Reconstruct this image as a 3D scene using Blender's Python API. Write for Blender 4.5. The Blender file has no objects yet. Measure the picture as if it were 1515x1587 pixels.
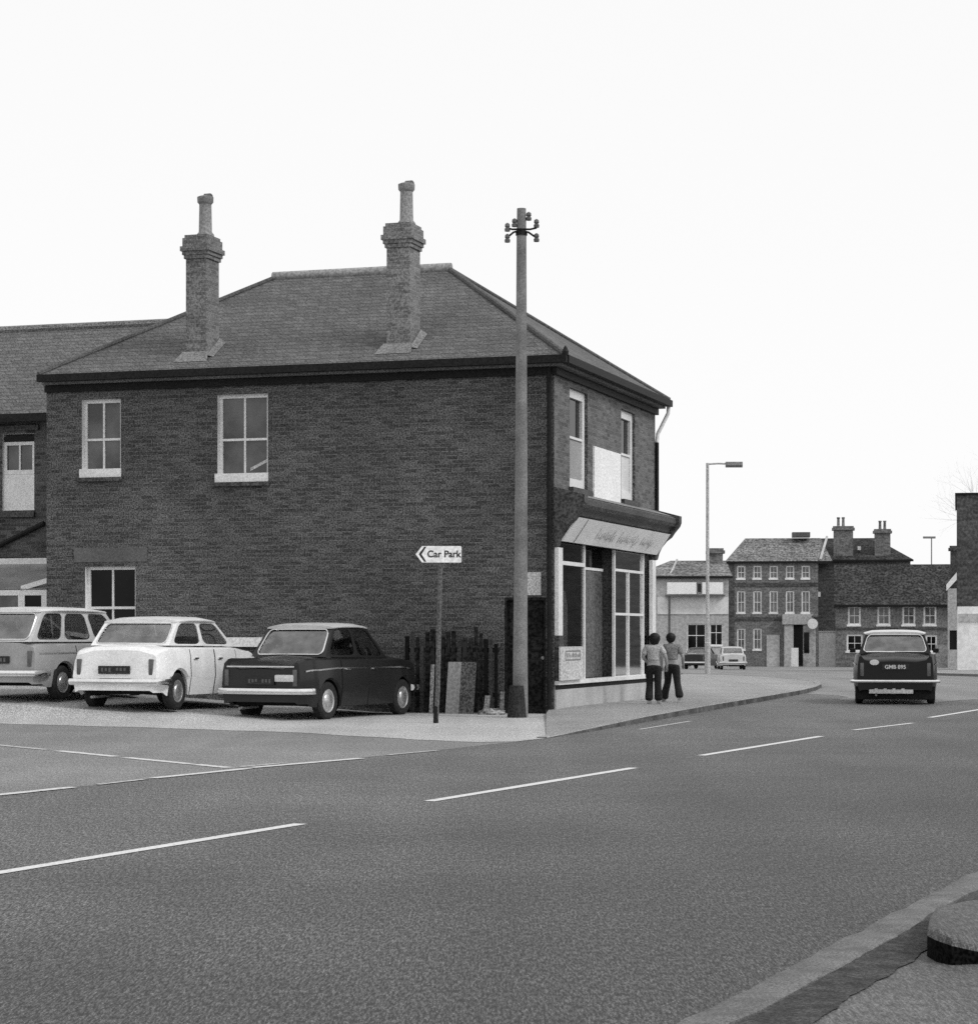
import bpy, bmesh, math, random
from mathutils import Vector, Matrix
random.seed(7)
S = bpy.context.scene
COL = S.collection
R = math.radians

# ---------------------------------------------------------------- camera, sky, sun
FPX, CXP, CYP, CAMH = 3500.0, 757.5, 985.0, 1.4      # focal length and horizon of the photograph in its own pixels
cam = bpy.data.cameras.new('camera'); cam_o = bpy.data.objects.new('camera', cam); COL.objects.link(cam_o)
cam.sensor_fit = 'HORIZONTAL'; cam.sensor_width = 36.0; cam.lens = 36.0 * FPX / 1515.0
cam.shift_x = 0.0; cam.shift_y = (CYP - 793.5) / 1515.0
cam.clip_start = 0.1; cam.clip_end = 4000
cam_o.location = (0, 0, CAMH); cam_o.rotation_euler = (R(90), 0, 0)
S.camera = cam_o

SUN_EL, SUN_AZ = R(43), math.atan2(0.86, -0.51)      # azimuth measured from +Y towards +X
sx, sy, sz = math.sin(SUN_AZ) * math.cos(SUN_EL), math.cos(SUN_AZ) * math.cos(SUN_EL), math.sin(SUN_EL)
W = bpy.data.worlds.new('World'); S.world = W; W.use_nodes = True
nt = W.node_tree; nt.nodes.clear()
sky = nt.nodes.new('ShaderNodeTexSky'); sky.sky_type = 'NISHITA'; sky.sun_disc = False
sky.sun_elevation = SUN_EL; sky.sun_rotation = SUN_AZ
bw = nt.nodes.new('ShaderNodeRGBToBW'); mx = nt.nodes.new('ShaderNodeMix'); mx.data_type = 'FLOAT'
mx.inputs[0].default_value = 0.9; mx.inputs[3].default_value = 9.3      # an even white overcast over the clear sky
bg = nt.nodes.new('ShaderNodeBackground'); bg.inputs[1].default_value = 0.111
wo = nt.nodes.new('ShaderNodeOutputWorld')
nt.links.new(sky.outputs[0], bw.inputs[0]); nt.links.new(bw.outputs[0], mx.inputs[2])
nt.links.new(mx.outputs[0], bg.inputs[0]); nt.links.new(bg.outputs[0], wo.inputs[0])
sl = bpy.data.lights.new('sun', 'SUN'); sl.energy = 1.5; sl.angle = R(14); sl.color = (1, 1, 1)
so = bpy.data.objects.new('sun', sl); COL.objects.link(so)
so.rotation_euler = Vector((sx, sy, sz)).to_track_quat('Z', 'Y').to_euler(); so.location = (30, -10, 40)
S.view_settings.view_transform = 'Standard'; S.view_settings.look = 'None'
S.view_settings.exposure = 0.0; S.view_settings.gamma = 1.0
S.render.engine = 'CYCLES'
S.cycles.use_denoising = False
S.cycles.max_bounces = 6

# ---------------------------------------------------------------- mapping helpers
def gz(y):                                            # the street falls gently away beyond the junction
    if y < 75: return 0.0
    return -(min(y, 260) - 75) * 0.0105
def gp(px, py, zg=0.0):                               # where the sight line of a photo point meets the level z = zg
    Y = FPX * (CAMH - zg) / (py - CYP)
    return Vector(((px - CXP) / FPX * Y, Y, zg))
def at(px, py, Y):
    return Vector(((px - CXP) / FPX * Y, Y, CAMH + (CYP - py) / FPX * Y))

# ---------------------------------------------------------------- materials
def new_mat(name):
    m = bpy.data.materials.new(name); m.use_nodes = True
    t = m.node_tree; b = t.nodes['Principled BSDF']
    return m, t, b
def noise_factor(t, scale, lo, hi, detail=2.0, a=0.34, c=0.66, vec=None, rough=0.6):
    n = t.nodes.new('ShaderNodeTexNoise'); n.inputs['Scale'].default_value = scale
    n.inputs['Detail'].default_value = detail; n.inputs['Roughness'].default_value = rough
    if vec is None:
        tc = t.nodes.new('ShaderNodeTexCoord'); vec = tc.outputs['Object']
    t.links.new(vec, n.inputs['Vector'])
    mr = t.nodes.new('ShaderNodeMapRange'); mr.inputs[1].default_value = a; mr.inputs[2].default_value = c
    mr.inputs[3].default_value = lo; mr.inputs[4].default_value = hi
    t.links.new(n.outputs[0], mr.inputs[0])
    return mr.outputs[0]
def mul(t, a, b):
    m = t.nodes.new('ShaderNodeMath'); m.operation = 'MULTIPLY'
    for i, v in enumerate((a, b)):
        if hasattr(v, 'links') or hasattr(v, 'is_output'): t.links.new(v, m.inputs[i])
        else: m.inputs[i].default_value = v
    return m.outputs[0]
def mat(name, v, rough=0.8, spec=0.3, grain=0.3, gs=32, blotch=0.15, bs=0.9, metal=0.0, bump=0.0, fine=0.0, fs=120):
    m, t, b = new_mat(name)
    f = mul(t, noise_factor(t, bs, 1 - blotch, 1 + blotch, 4), noise_factor(t, gs, max(.05, 1 - grain * 1.35), 1 + grain * 1.35, 1.5, .38, .62))
    if fine: f = mul(t, f, noise_factor(t, fs, 1 - fine, 1 + fine, 1))
    f = mul(t, f, v)
    t.links.new(f, b.inputs['Base Color'])
    b.inputs['Roughness'].default_value = rough; b.inputs['Specular IOR Level'].default_value = spec
    b.inputs['Metallic'].default_value = metal
    if bump:
        n = t.nodes.new('ShaderNodeTexNoise'); n.inputs['Scale'].default_value = gs
        tc = t.nodes.new('ShaderNodeTexCoord'); t.links.new(tc.outputs['Object'], n.inputs['Vector'])
        bp = t.nodes.new('ShaderNodeBump'); bp.inputs['Strength'].default_value = bump; bp.inputs['Distance'].default_value = 0.02
        t.links.new(n.outputs[0], bp.inputs['Height']); t.links.new(bp.outputs[0], b.inputs['Normal'])
    return m
def course_mat(name, c1, c2, mortar, bw_=0.225, bh=0.075, ms=0.008, grain=0.3, gs=30, blotch=0.2, bs=0.5, bias=0.0, rough=0.9, streak=0.0, zs=1.0):
    m, t, b = new_mat(name)
    tc = t.nodes.new('ShaderNodeTexCoord'); sp = t.nodes.new('ShaderNodeSeparateXYZ'); t.links.new(tc.outputs['Object'], sp.inputs[0])
    ad = t.nodes.new('ShaderNodeMath'); ad.operation = 'ADD'; t.links.new(sp.outputs[0], ad.inputs[0]); t.links.new(sp.outputs[1], ad.inputs[1])
    zz = mul(t, sp.outputs[2], zs)
    cb = t.nodes.new('ShaderNodeCombineXYZ'); t.links.new(ad.outputs[0], cb.inputs[0]); t.links.new(zz, cb.inputs[1])
    br = t.nodes.new('ShaderNodeTexBrick'); t.links.new(cb.outputs[0], br.inputs['Vector'])
    br.inputs['Scale'].default_value = 1.0; br.inputs['Brick Width'].default_value = bw_; br.inputs['Row Height'].default_value = bh
    br.inputs['Mortar Size'].default_value = ms; br.inputs['Mortar Smooth'].default_value = 0.2; br.inputs['Bias'].default_value = bias
    for k, v in (('Color1', c1), ('Color2', c2), ('Mortar', mortar)): br.inputs[k].default_value = (v, v, v, 1)
    rb = t.nodes.new('ShaderNodeRGBToBW'); t.links.new(br.outputs[0], rb.inputs[0])
    f = mul(t, noise_factor(t, bs, 1 - blotch, 1 + blotch, 5), noise_factor(t, gs, max(.05, 1 - grain * 1.5), 1 + grain * 1.5, 1.5, .38, .62))
    # stretched streaks along the courses
    mp = t.nodes.new('ShaderNodeMapping'); mp.inputs['Scale'].default_value = (2.2, 9.0, 1); t.links.new(cb.outputs[0], mp.inputs[0])
    if streak: f = mul(t, f, noise_factor(t, 1.0, 1 - streak, 1 + streak, 3, vec=mp.outputs[0]))
    f = mul(t, f, rb.outputs[0])
    t.links.new(f, b.inputs['Base Color']); b.inputs['Roughness'].default_value = rough; b.inputs['Specular IOR Level'].default_value = 0.2
    bp = t.nodes.new('ShaderNodeBump'); bp.inputs['Strength'].default_value = 0.35; bp.inputs['Distance'].default_value = 0.01
    t.links.new(br.outputs['Fac'], bp.inputs['Height']); bp.invert = True; t.links.new(bp.outputs[0], b.inputs['Normal'])
    return m
def asphalt_mat(name, v, grain, blotch, spec=0.5, rough=0.75, side_shade=False):
    m, t, b = new_mat(name)
    f = mul(t, noise_factor(t, 0.35, 1 - blotch, 1 + blotch, 5), noise_factor(t, 30, 1 - grain * .45, 1 + grain * .45, 2))
    f = mul(t, f, noise_factor(t, 110, max(.05, 1 - grain * 1.6), 1 + grain * 1.6, 1, .38, .62))
    f = mul(t, f, noise_factor(t, 240, max(.05, 1 - grain * 1.6), 1 + grain * 1.6, 0, .38, .62))
    # stones dragged out along the street by years of rolling
    tc = t.nodes.new('ShaderNodeTexCoord'); m2 = t.nodes.new('ShaderNodeMapping')
    m2.inputs['Scale'].default_value = (95, 13.0, 1); t.links.new(tc.outputs['Object'], m2.inputs[0])
    f = mul(t, f, noise_factor(t, 1.0, max(.05, 1 - grain * 1.5), 1 + grain * 1.5, 1.5, .38, .62, vec=m2.outputs[0]))
    m3 = t.nodes.new('ShaderNodeMapping'); m3.inputs['Scale'].default_value = (38, 4.5, 1); m3.inputs['Rotation'].default_value = (0, 0, R(4)); t.links.new(tc.outputs['Object'], m3.inputs[0])
    f = mul(t, f, noise_factor(t, 1.0, 1 - grain * .6, 1 + grain * .6, 2.5, .38, .62, vec=m3.outputs[0], rough=.75))
    # wear running with the traffic
    mp = t.nodes.new('ShaderNodeMapping')
    mp.inputs['Rotation'].default_value = (0, 0, R(22.6)); mp.inputs['Scale'].default_value = (0.9, 0.05, 1)
    t.links.new(tc.outputs['Object'], mp.inputs[0])
    f = mul(t, f, noise_factor(t, 1.0, 1 - blotch, 1 + blotch, 3, vec=mp.outputs[0]))
    if side_shade:                                          # shade on the camera's side, painted into the road colour
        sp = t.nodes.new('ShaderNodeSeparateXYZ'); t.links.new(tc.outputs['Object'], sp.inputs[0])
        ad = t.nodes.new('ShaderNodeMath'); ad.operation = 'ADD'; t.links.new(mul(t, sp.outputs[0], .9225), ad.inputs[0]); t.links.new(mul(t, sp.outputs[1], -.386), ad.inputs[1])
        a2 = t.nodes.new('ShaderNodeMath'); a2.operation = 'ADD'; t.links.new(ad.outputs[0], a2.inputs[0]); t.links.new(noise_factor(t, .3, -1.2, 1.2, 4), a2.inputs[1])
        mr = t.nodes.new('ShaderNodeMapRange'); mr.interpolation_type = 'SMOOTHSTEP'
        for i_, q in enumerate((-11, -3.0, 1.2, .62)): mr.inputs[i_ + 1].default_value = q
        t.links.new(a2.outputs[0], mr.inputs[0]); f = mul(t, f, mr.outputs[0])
    f = mul(t, f, v)
    t.links.new(f, b.inputs['Base Color']); b.inputs['Roughness'].default_value = rough; b.inputs['Specular IOR Level'].default_value = spec
    n = t.nodes.new('ShaderNodeTexNoise'); n.inputs['Scale'].default_value = 70; n.inputs['Detail'].default_value = 3
    t.links.new(tc.outputs['Object'], n.inputs['Vector'])
    bp = t.nodes.new('ShaderNodeBump'); bp.inputs['Strength'].default_value = 0.5; bp.inputs['Distance'].default_value = 0.01
    t.links.new(n.outputs[0], bp.inputs['Height']); t.links.new(bp.outputs[0], b.inputs['Normal'])
    return m
def paint_line_mat(name, v, thresh):                  # worn road paint: the asphalt shows where it has gone
    m, t, b = new_mat(name)
    f = noise_factor(t, 14, 0, 1, 4, thresh - 0.03, thresh + 0.03, rough=0.75)
    mr = t.nodes.new('ShaderNodeMapRange'); mr.inputs[3].default_value = 0.13; mr.inputs[4].default_value = v
    t.links.new(f, mr.inputs[0]); t.links.new(mul(t, mr.outputs[0], noise_factor(t, 60, .8, 1.2, 1)), b.inputs['Base Color'])
    b.inputs['Roughness'].default_value = 0.75; b.inputs['Specular IOR Level'].default_value = 0.3
    return m
def glass_mat(name, v, rough=0.04, ior=1.5):          # a pane before a dark room
    m, t, b = new_mat(name)
    t.links.new(mul(t, noise_factor(t, 1.7, .5, 1.5, 3), v), b.inputs['Base Color'])
    b.inputs['Roughness'].default_value = rough; b.inputs['IOR'].default_value = ior
    return m
def clear_mat(name, tint, refl, mottled=False):
    m = bpy.data.materials.new(name); m.use_nodes = True; t = m.node_tree; t.nodes.clear()
    tr = t.nodes.new('ShaderNodeBsdfTransparent'); tr.inputs[0].default_value = (tint, tint, tint, 1)
    gl = t.nodes.new('ShaderNodeBsdfGlossy'); gl.inputs['Roughness'].default_value = 0.04
    fr = t.nodes.new('ShaderNodeFresnel'); fr.inputs[0].default_value = 1.5
    ma = t.nodes.new('ShaderNodeMath'); ma.operation = 'MULTIPLY_ADD'; ma.inputs[1].default_value = 1.0; ma.inputs[2].default_value = refl
    mxs = t.nodes.new('ShaderNodeMixShader'); o = t.nodes.new('ShaderNodeOutputMaterial')
    t.links.new(fr.outputs[0], ma.inputs[0]); t.links.new(ma.outputs[0] if not mottled else mul(t, ma.outputs[0], noise_factor(t, 4.0, .75, 1.25, 2)), mxs.inputs[0])
    t.links.new(tr.outputs[0], mxs.inputs[1]); t.links.new(gl.outputs[0], mxs.inputs[2]); t.links.new(mxs.outputs[0], o.inputs[0])
    return m

M = {}
M['brick'] = course_mat('dark brick', 0.058, 0.122, 0.112, ms=.010, grain=0.45, gs=38, blotch=0.26, bs=0.35, streak=.10, bias=-.1)
M['brick_front'] = course_mat('front brick', 0.09, 0.18, 0.16, grain=0.3, gs=38, blotch=0.12)
M['brick_wing'] = course_mat('sooty brick', 0.04, 0.11, 0.10, grain=0.3, gs=38, blotch=0.25)
M['chimney_brick'] = course_mat('chimney brick', 0.13, 0.22, 0.22, grain=0.26, gs=34, blotch=0.15)
M['slate'] = course_mat('slate', 0.102, 0.138, 0.06, 0.22, 0.09, 0.007, grain=0.32, gs=36, blotch=0.12, bs=0.6)
M['ridge'] = mat('ridge tile', 0.27, grain=.2, gs=20)
M['hip'] = mat('hip tile', .085, grain=.3)
M['lead'] = mat('lead flashing', 0.20, 0.6, grain=.3)
M['white'] = mat('white paint', 0.72, 0.5, grain=.10, blotch=.08)
M['board_white'] = mat('white board', 0.85, 0.6, grain=.12, gs=22, blotch=.05)
M['cream'] = mat('old cream paint', 0.48, 0.6, grain=.25, blotch=.15)
M['black'] = mat('black paint', 0.010, 0.6, 0.2, grain=.4)
M['darkwood'] = mat('dark wood', 0.016, 0.8, .15, grain=.5, gs=18)
M['slat'] = mat('creosoted slats', 0.017, 0.9, .12, grain=.5, gs=14, blotch=.4)
M['grey_paint'] = mat('grey paint', 0.10, 0.5, grain=.35)
M['soffit'] = mat('soffit board', 0.15, 0.6, grain=.35)
M['cornice'] = mat('cornice paint', 0.055, 0.55, grain=.45, gs=24, blotch=.3)
M['pole'] = mat('weathered pole timber', 0.185, 0.85, grain=.16, gs=40, blotch=.25, bs=2.2)
M['tar'] = mat('tarred timber', 0.02, 0.7, grain=.5)
M['insulator'] = mat('insulator', 0.10, 0.3, 0.5, grain=.2)
M['steel'] = mat('galvanised steel', 0.19, 0.5, 0.5, grain=.35)
M['lamp_steel'] = mat('lamp column grey', 0.42, 0.6, grain=.3)
M['asphalt'] = asphalt_mat('asphalt', 0.088, 0.46, 0.13, side_shade=True)
M['carpark'] = asphalt_mat('pale gravelled tarmac', 0.40, 0.26, 0.10, spec=.3)
M['paving'] = asphalt_mat('pale paving', 0.255, 0.28, 0.10, spec=.4)
M['apron'] = asphalt_mat('worn tarmac', 0.185, 0.28, 0.12)
M['pale_tarmac'] = asphalt_mat('paler far tarmac', 0.185, 0.28, 0.12)
M['far_ground'] = asphalt_mat('far ground', 0.20, 0.2, 0.1)
M['kerb'] = mat('kerb stone', 0.135, 0.85, grain=.22, gs=90, blotch=.22, bs=5, bump=.15, fine=.35, fs=220)
M['dirt'] = mat('kerb dirt', 0.046, 0.95, grain=.35, gs=70, blotch=.45, bs=9, bump=.3, fine=.45, fs=200)
M['footway'] = asphalt_mat('footway tarmac', 0.088, 0.24, 0.14)
M['slab_shade'] = mat('black slab shade', 0.006, 0.95, .03, grain=.5, gs=60)  # black colour standing in for the shade on the slab's front
M['line'] = paint_line_mat('road paint', 0.62, 0.36)
M['line_worn'] = paint_line_mat('worn road paint', 0.58, 0.39)
M['line_faint'] = paint_line_mat('faint road paint', 0.46, 0.44)
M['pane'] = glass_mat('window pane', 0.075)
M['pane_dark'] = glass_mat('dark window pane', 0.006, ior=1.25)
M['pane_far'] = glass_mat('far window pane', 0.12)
M['shop_glass'] = clear_mat('shop glass', 0.66, 0.10)
M['car_glass'] = clear_mat('car glass', 0.86, 0.18, True)
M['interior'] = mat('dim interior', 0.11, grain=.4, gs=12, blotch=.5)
M['display'] = mat('display board', 0.30, grain=.3)
M['rubber'] = mat('tyre rubber', 0.018, 0.8, grain=.3)
M['chrome'] = mat('chrome', 0.75, 0.18, grain=.06, metal=1.0)
M['hub'] = mat('hub cap', 0.55, 0.3, grain=.15, metal=.8)
M['under'] = mat('underbody', 0.008, 0.9, grain=.3)
M['seat'] = mat('car seat', 0.09, 0.7, grain=.3)
def car_paint(name, v, sp=.5):
    m, t, b = new_mat(name)
    t.links.new(mul(t, mul(t, noise_factor(t, 40, .9, 1.1, 1), noise_factor(t, 3, .92, 1.08, 3)), v), b.inputs['Base Color'])
    b.inputs['Roughness'].default_value = 0.4; b.inputs['Specular IOR Level'].default_value = sp * .6
    b.inputs['Coat Weight'].default_value = sp * .7; b.inputs['Coat Roughness'].default_value = 0.12
    return m
M['paint_white'] = car_paint('white car paint', 0.80)
M['paint_dark'] = car_paint('dark car paint', 0.012, .4)
M['paint_grey'] = car_paint('grey car paint', 0.30)
M['paint_black'] = car_paint('black car paint', 0.004, .3)
M['paint_pale'] = car_paint('pale car paint', 0.55)
M['red_lens'] = mat('tail lamp', 0.10, 0.2, .5, grain=.1)
M['lens'] = mat('pale lamp lens', 0.6, 0.2, .5, grain=.1)
M['plate'] = mat('number plate black', 0.02, 0.5, grain=.2)
M['ink'] = mat('black ink', 0.02, 0.6, grain=.1)
M['ink_grey'] = mat('faded ink', 0.20, 0.6, grain=.2)
M['skin'] = mat('skin', 0.33, 0.6, grain=.1)
M['hair'] = mat('dark hair', 0.012, 0.6, grain=.4)
M['shirt'] = mat('pale shirt', 0.42, 0.85, grain=.2)
M['shirt_grey'] = mat('grey shirt', 0.24, 0.85, grain=.25)
M['trousers'] = mat('dark trousers', 0.014, 0.85, grain=.4)
M['shoe'] = mat('pale shoe', 0.22, 0.6, grain=.2)
FB = dict(bw_=0.5, bh=0.16, ms=0.02, gs=7, bs=0.3)
M['far_brick'] = course_mat('far brick', 0.12, 0.20, 0.17, grain=0.2, blotch=.15, **FB)
M['far_brick_dark'] = course_mat('far dark brick', 0.05, 0.10, 0.08, grain=0.22, blotch=.15, **FB)
M['far_brick_pale'] = course_mat('far pale brick', 0.13, 0.24, 0.19, grain=0.2, blotch=.15, **FB)
M['far_roof'] = course_mat('far roof', 0.13, 0.21, 0.13, .5, .22, .02, grain=.4, gs=6, blotch=.15)
M['far_roof_dark'] = course_mat('far dark roof', 0.03, 0.055, 0.03, .5, .22, .02, grain=.45, gs=6, blotch=.2)
M['far_white'] = mat('far white render', 0.76, grain=.06, gs=6, bs=.4)
M['far_grey'] = mat('far grey render', 0.36, grain=.15, gs=6, blotch=.25, bs=.4)
M['far_pale'] = mat('far pale render', 0.42, grain=.12, gs=6, blotch=.12, bs=.4)
M['bark'] = mat('bark', 0.09, 0.9, grain=.3)
M['rubble'] = mat('rubble', 0.20, 0.9, grain=.5, gs=14, blotch=.4, bs=4)

# ---------------------------------------------------------------- object helpers
def tag(o, label=None, cat=None, group=None, kind=None):
    if label: o['label'] = label
    if cat: o['category'] = cat
    if group: o['group'] = group
    if kind: o['kind'] = kind
    return o
def empty(name, loc=(0, 0, 0), rz=0.0, label=None, cat=None, group=None):
    o = bpy.data.objects.new(name, None); COL.objects.link(o); o.location = loc; o.rotation_euler = (0, 0, rz)
    o.empty_display_size = 0.3
    return tag(o, label, cat, group)
class MB:
    def __init__(s): s.bm = bmesh.new()
    def face(s, pts, mi=0):
        f = s.bm.faces.new([s.bm.verts.new(p) for p in pts]); f.material_index = mi; return f
    def box(s, x0, x1, y0, y1, z0, z1, mi=0, bev=0.0):
        v = [s.bm.verts.new((x, y, z)) for z in (z0, z1) for y in (y0, y1) for x in (x0, x1)]
        fs = []
        for q in ((0, 2, 3, 1), (4, 5, 7, 6), (0, 1, 5, 4), (2, 6, 7, 3), (0, 4, 6, 2), (1, 3, 7, 5)):
            f = s.bm.faces.new([v[i] for i in q]); f.material_index = mi; fs.append(f)
        if bev:
            es = list({e for f in fs for e in f.edges})
            bmesh.ops.bevel(s.bm, geom=es, offset=bev, segments=2, affect='EDGES', profile=0.6)
        return s
    def obox(s, c, ax, ay, az, mi=0):                 # oriented box: centre and three half-axis vectors
        c, ax, ay, az = map(Vector, (c, ax, ay, az))
        v = [s.bm.verts.new(c + ax * i + ay * j + az * k) for k in (-1, 1) for j in (-1, 1) for i in (-1, 1)]
        for q in ((0, 2, 3, 1), (4, 5, 7, 6), (0, 1, 5, 4), (2, 6, 7, 3), (0, 4, 6, 2), (1, 3, 7, 5)):
            f = s.bm.faces.new([v[i] for i in q]); f.material_index = mi
        return s
    def loft(s, rings, mi=0, closed=True, caps=True):
        vs = [[s.bm.verts.new(p) for p in r] for r in rings]
        n = len(vs[0])
        for a, b in zip(vs, vs[1:]):
            for i in range(n if closed else n - 1):
                j = (i + 1) % n
                try:
                    f = s.bm.faces.new((a[i], a[j], b[j], b[i])); f.material_index = mi
                except ValueError: pass
        if caps:
            for r in (vs[0][::-1], vs[-1]):
                try: f = s.bm.faces.new(r); f.material_index = mi
                except ValueError: pass
        return s
    def tube(s, path, rad, n=8, mi=0, flat=1.0):
        path = [Vector(p) for p in path]
        if not hasattr(rad, '__len__'): rad = [rad] * len(path)
        rings = []; prev = None
        for i, p in enumerate(path):
            d = (path[min(i + 1, len(path) - 1)] - path[max(i - 1, 0)]).normalized()
            if prev is None:
                up = Vector((0, 0, 1)) if abs(d.z) < 0.9 else Vector((1, 0, 0)); a = d.cross(up).normalized()
            else: a = (prev - d * prev.dot(d)).normalized()
            prev = a; b = d.cross(a)
            rings.append([p + a * math.cos(2 * math.pi * k / n) * rad[i] + b * math.sin(2 * math.pi * k / n) * rad[i] * flat for k in range(n)])
        return s.loft(rings, mi)
    def lathe(s, prof, o=(0, 0, 0), axis='z', n=24, mi=0):      # prof: (radius, along)
        o = Vector(o); rings = []
        for r, h in prof:
            ring = []
            for k in range(n):
                a = 2 * math.pi * k / n; c, q = math.cos(a) * r, math.sin(a) * r
                ring.append(o + Vector({'z': (c, q, h), 'x': (h, c, q), 'y': (c, h, q)}[axis]))
            rings.append(ring)
        return s.loft(rings, mi)
    def prism(s, prof, e0, e1, mi=0):                 # prof points mapped by e0/e1: functions giving end positions
        return s.loft([[e0(p) for p in prof], [e1(p) for p in prof]], mi)
    def panel(s, P, a0, a1, z0, z1, holes, depth, mi=0, rmi=None, sub=None):   # wall face with real openings and reveals
        As = sorted({a0, a1, *[h[0] for h in holes], *[h[1] for h in holes]} | set(sub or []))
        Zs = sorted({z0, z1, *[h[2] for h in holes], *[h[3] for h in holes]})
        for i in range(len(As) - 1):
            for j in range(len(Zs) - 1):
                ca, cz = (As[i] + As[i + 1]) / 2, (Zs[j] + Zs[j + 1]) / 2
                if any(h[0] < ca < h[1] and h[2] < cz < h[3] for h in holes): continue
                s.face([P(As[i], Zs[j], 0), P(As[i + 1], Zs[j], 0), P(As[i + 1], Zs[j + 1], 0), P(As[i], Zs[j + 1], 0)], mi)
        r = mi if rmi is None else rmi
        for h in holes:
            c = [(h[0], h[2]), (h[1], h[2]), (h[1], h[3]), (h[0], h[3])]
            for k in range(4):
                p, q = c[k], c[(k + 1) % 4]
                s.face([P(*p, 0), P(*q, 0), P(*q, depth), P(*p, depth)], r)
        return s
    def build(s, name, mats, parent=None, smooth=None, loc=None, rot=None, weld=True):
        if weld: bmesh.ops.remove_doubles(s.bm, verts=s.bm.verts, dist=1e-5)
        bmesh.ops.recalc_face_normals(s.bm, faces=s.bm.faces)
        me = bpy.data.meshes.new(name); s.bm.to_mesh(me); s.bm.free()
        for m in (mats if isinstance(mats, (list, tuple)) else [mats]): me.materials.append(m if not isinstance(m, str) else M[m])
        if smooth is not None:
            me.polygons.foreach_set('use_smooth', [True] * len(me.polygons))
            me.set_sharp_from_angle(angle=R(smooth))
        o = bpy.data.objects.new(name, me); COL.objects.link(o)
        if parent: o.parent = parent
        if loc is not None: o.location = loc
        if rot is not None: o.rotation_euler = rot
        return o
def text_mesh(name, s, size, m, parent, loc, rot, bold=0.0, shear=0.0, xs=1.0):
    cu = bpy.data.curves.new(name, 'FONT'); cu.body = s; cu.size = size; cu.align_x = 'CENTER'; cu.align_y = 'CENTER'
    cu.extrude = 0.002; cu.offset = bold; cu.shear = shear
    tmp = bpy.data.objects.new('tmp', cu); COL.objects.link(tmp)
    bpy.context.view_layer.update()
    me = bpy.data.meshes.new_from_object(tmp.evaluated_get(bpy.context.evaluated_depsgraph_get()))
    bpy.data.objects.remove(tmp); me.name = name; me.materials.clear(); me.materials.append(M[m])
    o = bpy.data.objects.new(name, me); COL.objects.link(o); o.parent = parent; o.location = loc; o.rotation_euler = rot; o.scale = (xs, 1, 1)
    return o
def copy_tree(o, parent=None):
    c = o.copy(); COL.objects.link(c)
    if parent: c.parent = parent
    for ch in list(o.children): copy_tree(ch, c)
    return c

# ---------------------------------------------------------------- building frame of the corner shop
CZ = FPX * CAMH / (1107 - CYP)
C = Vector(((858.5 - CXP) / FPX * CZ, CZ, 0)); RZ = -math.atan2(1107.5, FPX)
ux, uy = math.sin(-RZ), math.cos(-RZ)
LX, LY = Vector((uy, -ux, 0)), Vector((ux, uy, 0))       # local axes of the shop in the world
def to_local(p): p = Vector(p) - C; return Vector((p.dot(LX), p.dot(LY), p.z))
def to_world(p): return C + LX * p[0] + LY * p[1] + Vector((0, 0, p[2]))
def on_plane(px, py, axis, const):                       # photo point -> local point on the plane local[axis] = const
    o = to_local((0, 0, CAMH)); dw = Vector(((px - CXP) / FPX, 1, (CYP - py) / FPX))
    d = Vector((dw.dot(LX), dw.dot(LY), dw.z)); t = (const - o[axis]) / d[axis]
    return o + d * t
def gx(px, py=900, y=0.0): return on_plane(px, py, 1, y).x
def gzz(px, py, y=0.0): return on_plane(px, py, 1, y).z
def fy(px, x=0.0): return on_plane(px, 900, 0, x).y
def fz(px, py, x=0.0): return on_plane(px, py, 0, x).z

# ---------------------------------------------------------------- ground, road, paths
def sheet(name, pts, m, off, rise=None, sub=0, jitter=0.0):
    bm = bmesh.new()
    pts = [Vector((p[0], p[1], 0)) for p in pts]
    if sub:
        out = []
        for a, b in zip(pts, pts[1:] + pts[:1]):
            n = max(1, int((b - a).length / sub))
            for k in range(n):
                q = a.lerp(b, k / n)
                if jitter and k: q = q + Vector((random.uniform(-1, 1), random.uniform(-1, 1), 0)) * jitter
                out.append(q)
        pts = out
    bm.faces.new([bm.verts.new(p) for p in pts])
    cuts = [((0, y, 0), (0, 1, 0)) for y in (75, 260)]
    if rise: cuts += [(to_world((x, 0, 0)), LX) for x in [-2 - .7 * k for k in range(40)]] + [(to_world((0, y, 0)), LY) for y in (-8, -7, -6, -5, -4, -3)]
    for co, no in cuts:
        bmesh.ops.bisect_plane(bm, geom=bm.verts[:] + bm.edges[:] + bm.faces[:], plane_co=co, plane_no=no, dist=1e-5)
    bmesh.ops.triangulate(bm, faces=bm.faces[:])
    for v in bm.verts: v.co.z = gz(v.co.y) + off + (rise(v.co) if rise else 0)
    bmesh.ops.recalc_face_normals(bm, faces=bm.faces[:])
    for f in bm.faces:
        if f.normal.z < 0: f.normal_flip()
    me = bpy.data.meshes.new(name); bm.to_mesh(me); bm.free(); me.materials.append(M[m])
    o = bpy.data.objects.new(name, me); COL.objects.link(o); return o
def cp_rise(p):
    l = to_local((p[0], p[1], 0)); t = max(0.0, -l.x - 2)
    w = min(1.0, max(0.0, (l.y + 6.5) / 2.0)); w = w * w * (3 - 2 * w)
    return min(0.06 * max(0.0, t - 1.35), 0.6) * w
tag(sheet('ground', [(-2500, -200), (2500, -200), (2500, 3500), (-2500, 3500)], 'far_ground', -0.006), kind='structure')
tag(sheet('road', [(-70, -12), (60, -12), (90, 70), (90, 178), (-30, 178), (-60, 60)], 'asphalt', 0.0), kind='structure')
XY = lambda v: (v.x, v.y)
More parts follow.
